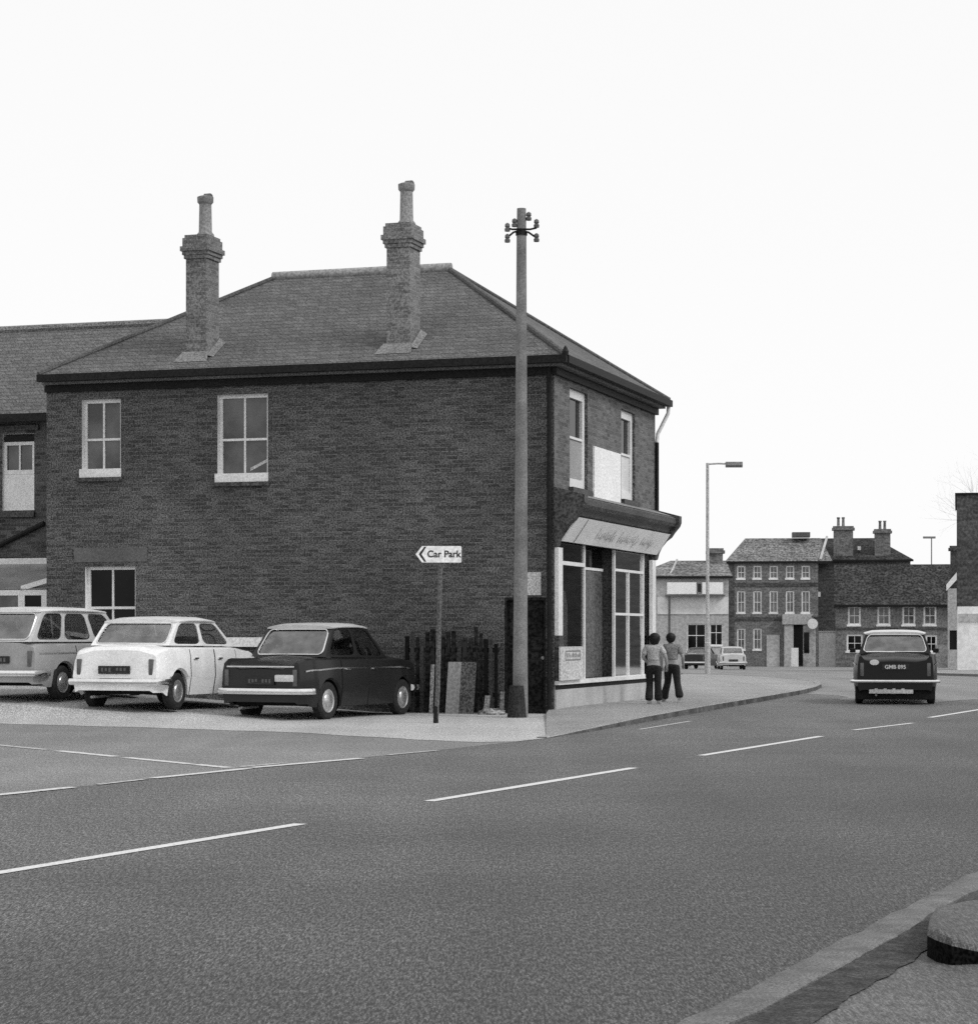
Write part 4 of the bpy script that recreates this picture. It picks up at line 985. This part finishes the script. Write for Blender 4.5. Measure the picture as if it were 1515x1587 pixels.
# ---------------------------------------------------------------- people
def skinned(name, m, parent, verts, edges, radii, sub=2, root_i=0):
    me = bpy.data.meshes.new(name); me.from_pydata([Vector(v) for v in verts], edges, [])
    me.materials.append(M[m])
    o = bpy.data.objects.new(name, me); COL.objects.link(o); o.parent = parent
    k_ = o.modifiers.new('skin', 'SKIN'); k_.use_smooth_shade = True
    for i, r in enumerate(radii):
        sv = me.skin_vertices[0].data[i]; sv.radius = r if hasattr(r, '__len__') else (r, r); sv.use_root = (i == root_i)
    s_ = o.modifiers.new('subd', 'SUBSURF'); s_.levels = sub; s_.render_levels = sub
    return o
def chain(V, E, Rr, start, pts, rad):
    prev = start
    for p, r in zip(pts, rad):
        V.append(p); Rr.append(r); E.append((prev, len(V) - 1)); prev = len(V) - 1
    return prev
def person(loc, rz, height, label, legs, arms, shirt, head_turn=(0, 0), hair_r=.115, hair_l=.15):
    """Figure facing +Y. legs / arms: joint positions for a 1.70 m figure, scaled to the height."""
    root = empty('person', loc, rz, label, 'person', 'two young people walking past the shop'); root.scale = (height / 1.70 * 1.12, height / 1.70, height / 1.70)
    V = [(0, 0, .93)]; E = []; Rr = [(.13, .10)]
    ch = chain(V, E, Rr, 0, [(0, .0, 1.08), (0, .005, 1.25), (0, 0, 1.38)], [(.115, .085), (.135, .095), (.12, .08)]); top_ = ch
    nk = chain(V, E, Rr, top_, [(0, .005, 1.44), (head_turn[0] * .3, .015, 1.50)], [.05, .048])
    hd = chain(V, E, Rr, nk, [(head_turn[0] * .6, .025, 1.555), (head_turn[0], .02, 1.62), (head_turn[0], .01, 1.67)], [(.062, .075), (.078, .092), (.05, .06)])
    for sgn, pts in zip((-1, 1), arms):
        a = chain(V, E, Rr, top_, [(sgn * .15, 0, 1.385)] + pts, [.055, .043, .033, .026, .03])
        px_, py_, pz_ = V[a]; qx, qy, qz = V[a - 1]
        d = (Vector((px_, py_, pz_)) - Vector((qx, qy, qz))).normalized(); sd = d.cross(Vector((0, 1, .2))).normalized()
        for f in range(4):
            w_ = sd * (f - 1.5) * .017; L_ = (.062, .075, .07, .055)[f]; p0 = Vector(V[a]) + d * .02 + w_
            chain(V, E, Rr, a, [tuple(p0 + d * .02), tuple(p0 + d * L_ + Vector((0, .006, 0))), tuple(p0 + d * (L_ + .025) + Vector((0, .018, 0)))], [.0095, .0085, .007])
        p0 = Vector(V[a]); chain(V, E, Rr, a, [tuple(p0 + Vector((0, .03, -.01))), tuple(p0 + Vector((0, .045, -.04)) + d * .02)], [.011, .009])
    feet = []
    for sgn, pts in zip((-1, 1), legs):
        a = chain(V, E, Rr, 0, [(sgn * .09, 0, .86)] + pts, [.09, .062, .042]); feet.append(pts[-1])
    body = skinned('body', 'skin', root, V, E, Rr)
    # face: nose and ears
    hx = head_turn[0]
    b = MB(); b.loft([[(hx - .012, .105, 1.60), (hx + .012, .105, 1.60), (hx, .10, 1.64)], [(hx - .016, .112, 1.585), (hx + .016, .112, 1.585), (hx, .126, 1.592)]]); b.build('nose', 'skin', root, smooth=60)
    for sgn in (-1, 1):
        b = MB(); bmesh.ops.create_icosphere(b.bm, subdivisions=1, radius=.011, matrix=Matrix.Translation((hx + sgn * .032, .098, 1.628))); b.build('eye', 'ink', root, smooth=60)
    b = MB(); b.box(hx - .024, hx + .024, .095, .106, 1.553, 1.561, 0, .002); b.build('mouth', 'shirt_grey', root)
    # shirt
    V = [(0, 0, 1.02)]; E = []; Rr = [(.15, .115)]
    t_ = chain(V, E, Rr, 0, [(0, 0, 1.10), (0, .005, 1.24), (0, 0, 1.375)], [(.145, .11), (.16, .115), (.135, .085)])
    for sgn, pts in zip((-1, 1), arms):
        m0 = Vector((sgn * .15, 0, 1.385)); el = Vector(pts[0]); chain(V, E, Rr, t_, [tuple(m0), tuple(m0.lerp(el, .55)), tuple(m0.lerp(el, .8))], [.075, .068, .07])
    skinned('shirt', shirt, root, V, E, Rr)
    # flared trousers
    V = [(0, 0, .99)]; E = []; Rr = [(.142, .115)]
    hp = chain(V, E, Rr, 0, [(0, 0, .92)], [(.15, .12)])
    for sgn, pts in zip((-1, 1), legs):
        kn_, an = Vector(pts[0]), Vector(pts[1]); chain(V, E, Rr, hp, [(sgn * .09, 0, .82), tuple(kn_), tuple(kn_.lerp(an, .6)), tuple(an + Vector((0, 0, -.03)))], [(.108, .108), (.078, .08), (.085, .09), (.105, .115)])
    skinned('trousers', 'trousers', root, V, E, Rr)
    for an in feet:
        b = MB(); ax, ay, az = an
        b.loft([[(ax - .035, ay - .07, az - .075), (ax + .035, ay - .07, az - .075), (ax + .03, ay - .06, az - .005), (ax - .03, ay - .06, az - .005)],
                [(ax - .045, ay + .06, az - .075), (ax + .045, ay + .06, az - .075), (ax + .035, ay + .06, az - .01), (ax - .035, ay + .06, az - .01)],
                [(ax - .04, ay + .16, az - .075), (ax + .04, ay + .16, az - .075), (ax + .03, ay + .15, az - .045), (ax - .03, ay + .15, az - .045)]])
        b.build('shoe', 'shoe', root, smooth=50)
    b = MB(); ret = bmesh.ops.create_icosphere(b.bm, subdivisions=3, radius=1.0); random.seed(len(label))
    for v in ret['verts']:
        q = v.co.copy(); f = 1 + random.uniform(-.05, .05)
        low = -.10 if q.y < .25 else 0
        if q.y > .45 and q.z < .45: q.y = .45
        v.co = Vector((hx + q.x * hair_r * f, .005 + q.y * .115 * f, 1.615 + (q.z * (.115 if q.z > 0 else hair_l)) * f))
    b.build('hair', 'hair', root, smooth=60)
    return root
pz = PVH
pA, pB = gp(1012.5, 1091, pz), gp(1041, 1088, pz)
rzp = -R(14)
person(pA, rzp, 1.33, 'person in a pale short-sleeved top and dark flared trousers, nearer the shop front', [[(-.095, .05, .48), (-.10, -.02, .085)], [(.09, .01, .48), (.10, .05, .085)]],
       [[(-.23, -.03, 1.13), (-.16, .14, 1.0), (-.10, .18, .98)], [(.27, -.04, 1.15), (.28, .06, .95), (.27, .09, .88)]], 'shirt', (.02, 0), .122, .20)
person(pB, rzp - R(6), 1.335, 'person in a greyer top and dark trousers in mid stride, on the kerb side', [[(-.13, .14, .50), (-.22, .10, .085)], [(.13, -.04, .47), (.24, -.24, .12)]],
       [[(-.23, -.05, 1.13), (-.25, .03, .93), (-.25, .05, .87)], [(.24, .02, 1.13), (.22, .14, .96), (.21, .18, .91)]], 'shirt_grey', (-.03, 0), .108, .15)

# ---------------------------------------------------------------- street lamps
def lamp(px, pbase_y, ptop_y, arm_px, Y, label, lant=(1124, 1150), dark=False):
    X = (px - CXP) / FPX * Y; g0 = gz(Y); k = Y / FPX; H_ = at(px, ptop_y, Y).z - g0
    o = empty('street_lamp', (X, Y, g0), 0, label, 'street lamp', 'lamp columns along the street')
    m_ = 'lamp_steel' if not dark else 'steel'
    b = MB(); b.tube([(0, 0, -.05), (0, 0, 1.2), (0, 0, 1.22), (0, 0, H_)], [.105, .105, .068, .055], 10); b.build('column', m_, o, smooth=40)
    b = MB(); b.tube([(0, 0, H_ - .04), (arm_px * k * .5, 0, H_ - .02), (arm_px * k, 0, H_ - .03)], .032, 8); b.build('arm', m_, o, smooth=40)
    x0_, x1_ = (lant[0] - px) * k, (lant[1] - px) * k
    b = MB(); b.loft([[(x, .1 * s, H_ + z) for s, z in ((-1, -.08), (-.8, .04), (.8, .04), (1, -.08), (.6, -.16), (-.6, -.16))] for x in (x0_, x1_)]); b.build('lantern', 'steel', o, smooth=30)
    return o
lamp(1096, 1048, 717.5, 32, 81.7, 'tall thin lamp column with one arm, standing beyond the shop corner')
lamp(1443, 1020, 832, -4, 215, 'distant lamp showing above the dark roof of the terrace', lant=(1430, 1449), dark=True)

# ---------------------------------------------------------------- far buildings
class FH:
    """A far building whose front faces the camera: parts are placed in its own frame, x to the right and z up from its base."""
    def __init__(s, name, label, px0, px1, Y, cat='house'):
        s.Y = Y; s.k = Y / FPX; s.X0 = (px0 - CXP) * s.k; s.g = gz(Y)
        s.w = (px1 - px0) * s.k; s.px0 = px0
        s.o = empty(name, (s.X0, Y, s.g), -math.atan2(s.X0, Y), label, cat)
    def x(s, px): return (px - s.px0) * s.k
    def z(s, py): return CAMH + (CYP - py) * s.k - s.g
    def hole(s, a, c, t, bt): return (s.x(a), s.x(c), s.z(bt), s.z(t))
    def wall(s, x0, x1, z1, holes, m, depth=7.0, rm=None, z0=-.3):
        b = MB(); b.panel(lambda a, z, d: (a, d, z), x0, x1, z0, z1, holes, .14, 0, 1)
        b.face([(x0, 0, z0), (x0, depth, z0), (x0, depth, z1), (x0, 0, z1)]); b.face([(x1, 0, z0), (x1, depth, z0), (x1, depth, z1), (x1, 0, z1)]); b.face([(x0, depth, z0), (x1, depth, z0), (x1, depth, z1), (x0, depth, z1)])
        b.face([(x0, 0, z1), (x1, 0, z1), (x1, depth, z1), (x0, depth, z1)])
        return b.build('wall', [m, rm or m], s.o)
    def win(s, h, pane='pane_far', fr=.09, bars=(.5,), mid=.5, frame='far_white', sill=.08):
        w = sash(s.o, lambda a, z, d: (a, d, z), h, .12, fr=fr, bars=bars, mid=mid, pane=pane, sill=sill, frame_m=frame, sill_m=frame, sill_t=.14, sill_p=.06)
        return w
    def box(s, name, m, x0, x1, y0, y1, z0, z1, parent=None):
        b = MB(); b.box(x0, x1, y0, y1, z0, z1); return b.build(name, m, parent or s.o)
    def hip(s, x0, x1, ze, zr, depth, m, il=2.0, ir=2.0, ov=.25):
        a0, a1, d0, d1, dm = x0 - ov, x1 + ov, -ov, depth + ov, depth / 2
        b = MB(); P = [(a0, d0, ze), (a1, d0, ze), (a1, d1, ze), (a0, d1, ze), (a0 + il + .001, dm, zr), (a1 - ir - .001, dm, zr)]
        for f in ((0, 1, 5, 4), (1, 2, 5), (2, 3, 4, 5), (3, 0, 4), (0, 3, 2, 1)): b.face([P[i] for i in f])
        r = b.build('roof', m, s.o)
        b = MB(); b.box(a0, a1, d0 - .06, d0 + .04, ze - .16, ze - .005); b.build('gutter', 'black', s.o)
        return r
    def stack(s, x0, x1, y0, dp, z0, z1, m, pots, ph=.5, parent=None):
        b = MB(); b.box(x0, x1, y0, y0 + dp, z0, z1 - .35); b.box(x0 - .14, x1 + .14, y0 - .14, y0 + dp + .14, z1 - .349, z1 - .15); b.box(x0 - .05, x1 + .05, y0 - .05, y0 + dp + .05, z1 - .149, z1)
        c = b.build('chimney', m, parent or s.o)
        for q in pots:
            b = MB(); b.lathe([(.15, 0), (.13, .08), (.11, ph * .8), (.14, ph * .85), (.14, ph), (.09, ph)], (x0 + (x1 - x0) * q, y0 + dp / 2, z1), 'z', 10); b.build('chimney_pot', 'far_brick_pale', c, smooth=40)
        return c
# low shop / garage seen past the corner
f = FH('roadside_garage', 'low rendered garage with white sign boards seen past the shop corner', 985, 1128, 150, 'garage')
hs = [f.hole(1064, 1093, 967, 1012), f.hole(1099, 1119, 967, 1001)]
f.wall(0, f.w, f.z(893), hs, 'far_pale', 8)
for h in hs: f.win(h, 'pane_dark', fr=.07, bars=(.5,), mid=.6)
rf = f.hip(0, f.w, f.z(893), f.z(866), 8, 'far_roof', il=2.6, ir=.3)
f.stack(f.x(1099), f.x(1122), 3.2, 1.0, f.z(895), f.z(847), 'far_brick_pale', (), parent=rf)
b = MB(); b.tube([(f.x(1037), 4.0 - 3.9, f.z(893)), (f.x(1050), 3.8, f.z(866) + .05)], .08, 6); b.build('hip_tiles', 'far_pale', rf)
f.box('white_band', 'far_white', f.x(1018), f.x(1127.5), -.06, -.002, f.z(952), f.z(926))
f.box('sign_board', 'board_white', f.x(1033), f.x(1078), -.6, -.5, f.z(921), f.z(903)); f.box('sign_board', 'board_white', f.x(1087), f.x(1119), -.6, -.5, f.z(921), f.z(903))
f.box('sign_emblem', 'ink', f.x(1080), f.x(1085.5), -.58, -.5, f.z(918), f.z(905))
f.box('canopy', 'grey_paint', f.x(1030), f.x(1122), -.62, -.07, f.z(924.5), f.z(922.5))
b = MB(); b.tube([(f.x(1036.5), -.5, -.1), (f.x(1036.5), -.5, f.z(925))], .075, 8); b.build('canopy_post', 'grey_paint', f.o)

# three storey brick building
f = FH('brick_building', 'three storey dark brick building with rows of white sash windows and a hipped roof', 1128, 1266, 190, 'building')
cs = (1148, 1173, 1198, 1223, 1247); hs = []
for c in cs: hs += [f.hole(c - 6.5, c + 6.5, 877, 898), f.hole(c - 6.5, c + 6.5, 916, 951)]
for c in (1148, 1173): hs.append(f.hole(c - 6.5, c + 6.5, 974, 1008))
f.wall(0, f.w, f.z(870), hs, 'far_brick', 9)
for h in hs: f.win(h, 'pane_far', fr=.11)
rf = f.hip(0, f.x(1283), f.z(870), f.z(831), 9, 'far_roof', il=1.7, ir=.8)
b = MB(); b.tube([(f.x(1269), -.2, f.z(868)), (f.x(1283), 4.5, f.z(831) + .1)], .11, 6); b.build('hip_flashing', 'far_pale', rf)
f.box('flat_dormer', 'grey_paint', f.x(1228), f.x(1256), 3.2, 5.0, f.z(830), f.z(822.5), rf)
for z in (905, 958): f.box('string_course', 'far_brick_dark', 0, f.w, -.05, -.002, f.z(z) - .22, f.z(z) + .1)
f.box('corner_pilaster', 'far_brick_dark', -.02, .5, -.06, -.003, 0, f.z(872))
pch = f.box('porch', 'far_pale', f.x(1211), f.x(1258), -.5, -.002, f.z(968), f.z(952))
f.box('shop_front', 'far_pale', f.x(1214), f.x(1228), -.4, -.003, 0, f.z(969)); f.box('shop_front', 'far_grey', f.x(1243), f.x(1262), -.4, -.003, 0, f.z(969))
f.box('doorway', 'black', f.x(1229), f.x(1242), -.03, -.004, .1, f.z(969))
f.box('shop_window', 'pane_dark', f.x(1244), f.x(1252), -.43, -.401, f.z(1012), f.z(980))
f.box('door', 'far_pale', f.x(1187), f.x(1207), -.08, -.004, 0, f.z(984))
b = MB(); b.box(f.x(1224), f.x(1235), -1.6, -1.5, 0, f.z(1004)); bb = b.build('notice_board', 'far_white', None, loc=f.o.location, rot=f.o.rotation_euler); tag(bb, 'white upright board outside the doorway of the three storey building', 'sign')
bm_ = MB(); bm_.lathe([(0, -.06), (.43, -.06), (.43, .06), (0, .06)], (f.x(1257), -.75, f.z(967)), 'y', 24); sg = bm_.build('disc', 'far_white', None)
sg.location = f.o.location; sg.rotation_euler = f.o.rotation_euler; sg.name = 'hanging_sign'; tag(sg, 'round white sign hanging over the doorway of the three storey building', 'sign')
b = MB(); b.tube([(f.x(1257), -.75, f.z(955)), (f.x(1257), -.2, f.z(955))], .05, 6); b.tube([(f.x(1257), -.75, f.z(955)), (f.x(1257), -.75, f.z(959))], .03, 6); b.build('bracket', 'black', sg)
# dark end block with the two big stacks
f = FH('end_block', 'dark brick block with two broad chimney stacks behind the terrace', 1266, 1408, 196, 'building')
f.wall(0, f.w, f.z(868), [], 'far_brick_dark', 9)
rf = f.hip(0, f.w, f.z(868), f.z(831), 9, 'far_roof_dark', il=.4, ir=3.2)
f.stack(f.x(1291), f.x(1321), .6, 1.3, f.z(880), f.z(815), 'far_brick', (.25, .5), .8, rf)
f.stack(f.x(1354), f.x(1378), .6, 1.3, f.z(880), f.z(820), 'far_brick', (.35, .65), .75, rf)
f.box('rooflight', 'far_white', f.x(1328), f.x(1333), 1.2, 1.6, f.z(852), f.z(846), rf)
f.box('wall_lamp', 'far_white', f.x(1263.5), f.x(1271), -.7, -.3, f.z(925), f.z(917.5))
f.box('lamp_bracket', 'black', f.x(1266), f.x(1268), -.6, -.002, f.z(927), f.z(925))
f = FH('yard_wall', 'pale grey rendered yard wall between the brick building and the terrace', 1268, 1310, 183, 'wall')
f.box('render', mat('pale yard render', .56, grain=.1, gs=6, blotch=.12), 0, f.w, 0, .3, -.2, f.z(980)); f.box('coping', 'far_pale', -.03, f.w + .03, -.05, .35, f.z(980) + .002, f.z(980) + .12)
# terrace with the dark roof
f = FH('terrace_house', 'low brick terrace with a broad dark tiled roof and four white upper windows', 1294, 1470, 175, 'house')
hs = [f.hole(c - 10, c + 10, 939, 970) for c in (1323, 1368, 1406, 1438)] + [f.hole(1311, 1336, 983, 1011), f.hole(1431, 1449, 984, 1012)]
f.wall(0, f.w, f.z(935), hs, 'far_brick', 8)
for i, h in enumerate(hs): f.win(h, 'pane_far' if i < 4 else 'pane_dark', fr=.14, mid=.5)
b = MB(); ze, zr = f.z(938), f.z(873)
sec = [(-.35, ze), (3.6, zr), (7.5, ze), (7.5, ze - .15), (3.6, zr - .15), (-.35, ze - .15)]
b.loft([[(-.1, p[0], p[1]) for p in sec], [(f.x(1482), p[0], p[1]) for p in sec]]); b.build('roof', 'far_roof_dark', f.o)
f.box('string_course', 'far_brick_dark', 0, f.w, -.06, -.002, f.z(976), f.z(973))
f.box('gutter', 'black', -.1, f.x(1482), -.42, -.3, ze - .12, ze + .02)
# white gabled cottage end and door
f = FH('white_cottage', 'narrow white rendered cottage end with a dark door beside the tall brick building', 1468, 1500, 160, 'house')
hs = [f.hole(1471, 1482, 977, 1007)]
f.wall(0, f.w, f.z(912), hs, 'far_pale', 6); f.box('door', 'black', hs[0][0] + .01, hs[0][1] - .01, .1, .14, hs[0][2], hs[0][3])
b = MB(); b.loft([[(f.x(1466), -.3, f.z(916)), (f.x(1466), -.3, f.z(906)), (f.x(1466), .0, f.z(906)), (f.x(1466), .0, f.z(916))], [(f.x(1486), -.3, f.z(894)), (f.x(1486), -.3, f.z(882)), (f.x(1486), .0, f.z(882)), (f.x(1486), .0, f.z(894))]]); b.build('bargeboard', 'far_white', f.o)
b = MB(); b.loft([[(f.x(1466) - .1, .01, f.z(907)), (f.x(1466) - .1, 6, f.z(907))], [(f.x(1510), .01, f.z(858)), (f.x(1510), 6, f.z(858))]], closed=False, caps=False); b.build('roof', 'far_roof_dark', f.o)
f.box('lower_wall', 'far_grey', f.x(1449), 0, .5, .8, -.1, f.z(1000))
f.stack(f.x(1472), f.x(1486), 1.0, 1.0, f.z(912), f.z(845), 'far_brick_dark', (), parent=f.o)
# tall building at the right edge
f = FH('flat_roofed_building', 'tall flat roofed brick building with a white ground floor at the right edge', 1482, 1640, 110, 'building')
zb2 = f.z(940); wide = 30.0  # unseen extra width, added to darken the shop glass reflections
f.wall(0, wide, f.z(767), [], 'far_brick_dark', 14, z0=zb2)
f.box('ground_floor', 'far_white', .03, f.w - .03, -.06, 13.9, -.2, zb2 - .003); f.box('ground_floor', 'far_brick_dark', f.w, wide, -.03, 13.9, -.2, zb2 - .003)  # second box belongs to the unseen extra width
f.box('parapet', 'black', -.08, wide + .08, -.1, 14.1, f.z(767) + .003, f.z(764))
f.box('fascia_band', 'far_pale', .1, f.w - .1, -.12, -.062, zb2 - .75, zb2 - .35)
# far pavement along the right side
rp_ = [gp(px, py) for px, py in ((1452, 1043), (1520, 1048), (1640, 1055), (1760, 1055))]
pts = [XY(p) for p in rp_] + [(70, 128), (24, 128)]
tag(sheet('right_pavement', pts, 'paving', .09), kind='structure')
b = MB(); b.loft([[(p.x, p.y - .06, gz(p.y) - .03), (p.x, p.y - .04, gz(p.y) + .09), (p.x, p.y + .12, gz(p.y) + .095), (p.x, p.y + .12, gz(p.y) - .03)] for p in rp_]); tag(b.build('right_kerb', 'kerb'), kind='structure')

# ---------------------------------------------------------------- bare tree at the right edge
random.seed(21)
def bare_tree(loc, h, label):
    o = empty('bare_tree', loc, 0, label, 'tree'); tr = MB(); tw = MB()
    def grow(p, d, L, r, lvl):
        n = 4; path = [p]; rad = [r]; q = p
        for i in range(n):
            d = (d + Vector((random.uniform(-1, 1), random.uniform(-1, 1), random.uniform(-.3, .6))) * .16).normalized()
            q = q + d * L / n; path.append(q); rad.append(r * (1 - .55 * (i + 1) / n))
        (tr if lvl < 3 else tw).tube(path, rad, 6 if lvl < 2 else 3)
        if lvl >= 5: return
        for k in range((5, 5, 5, 4, 3)[lvl]):
            i = random.randint(1 if lvl else 2, n); a = random.uniform(0, 2 * math.pi); sp = random.uniform(.5, 1.0)
            side = d.orthogonal().normalized(); side.rotate(Matrix.Rotation(a, 3, d))
            grow(path[i], (d + side * sp + Vector((0, 0, .15))).normalized(), L * random.uniform(.5, .72), rad[i] * .62, lvl + 1)
    grow(Vector((0, 0, 0)), Vector((0, 0, 1)), h * .42, h * .009, 0)
    tr.build('trunk', 'bark', o, smooth=60, weld=False); tw.build('crown', 'bark', o, weld=False)
    return o
Yt = 150.0
bare_tree(((1565 - CXP) / FPX * Yt, Yt, gz(Yt)), 17.5, 'bare branched tree rising behind the tall building at the right edge')
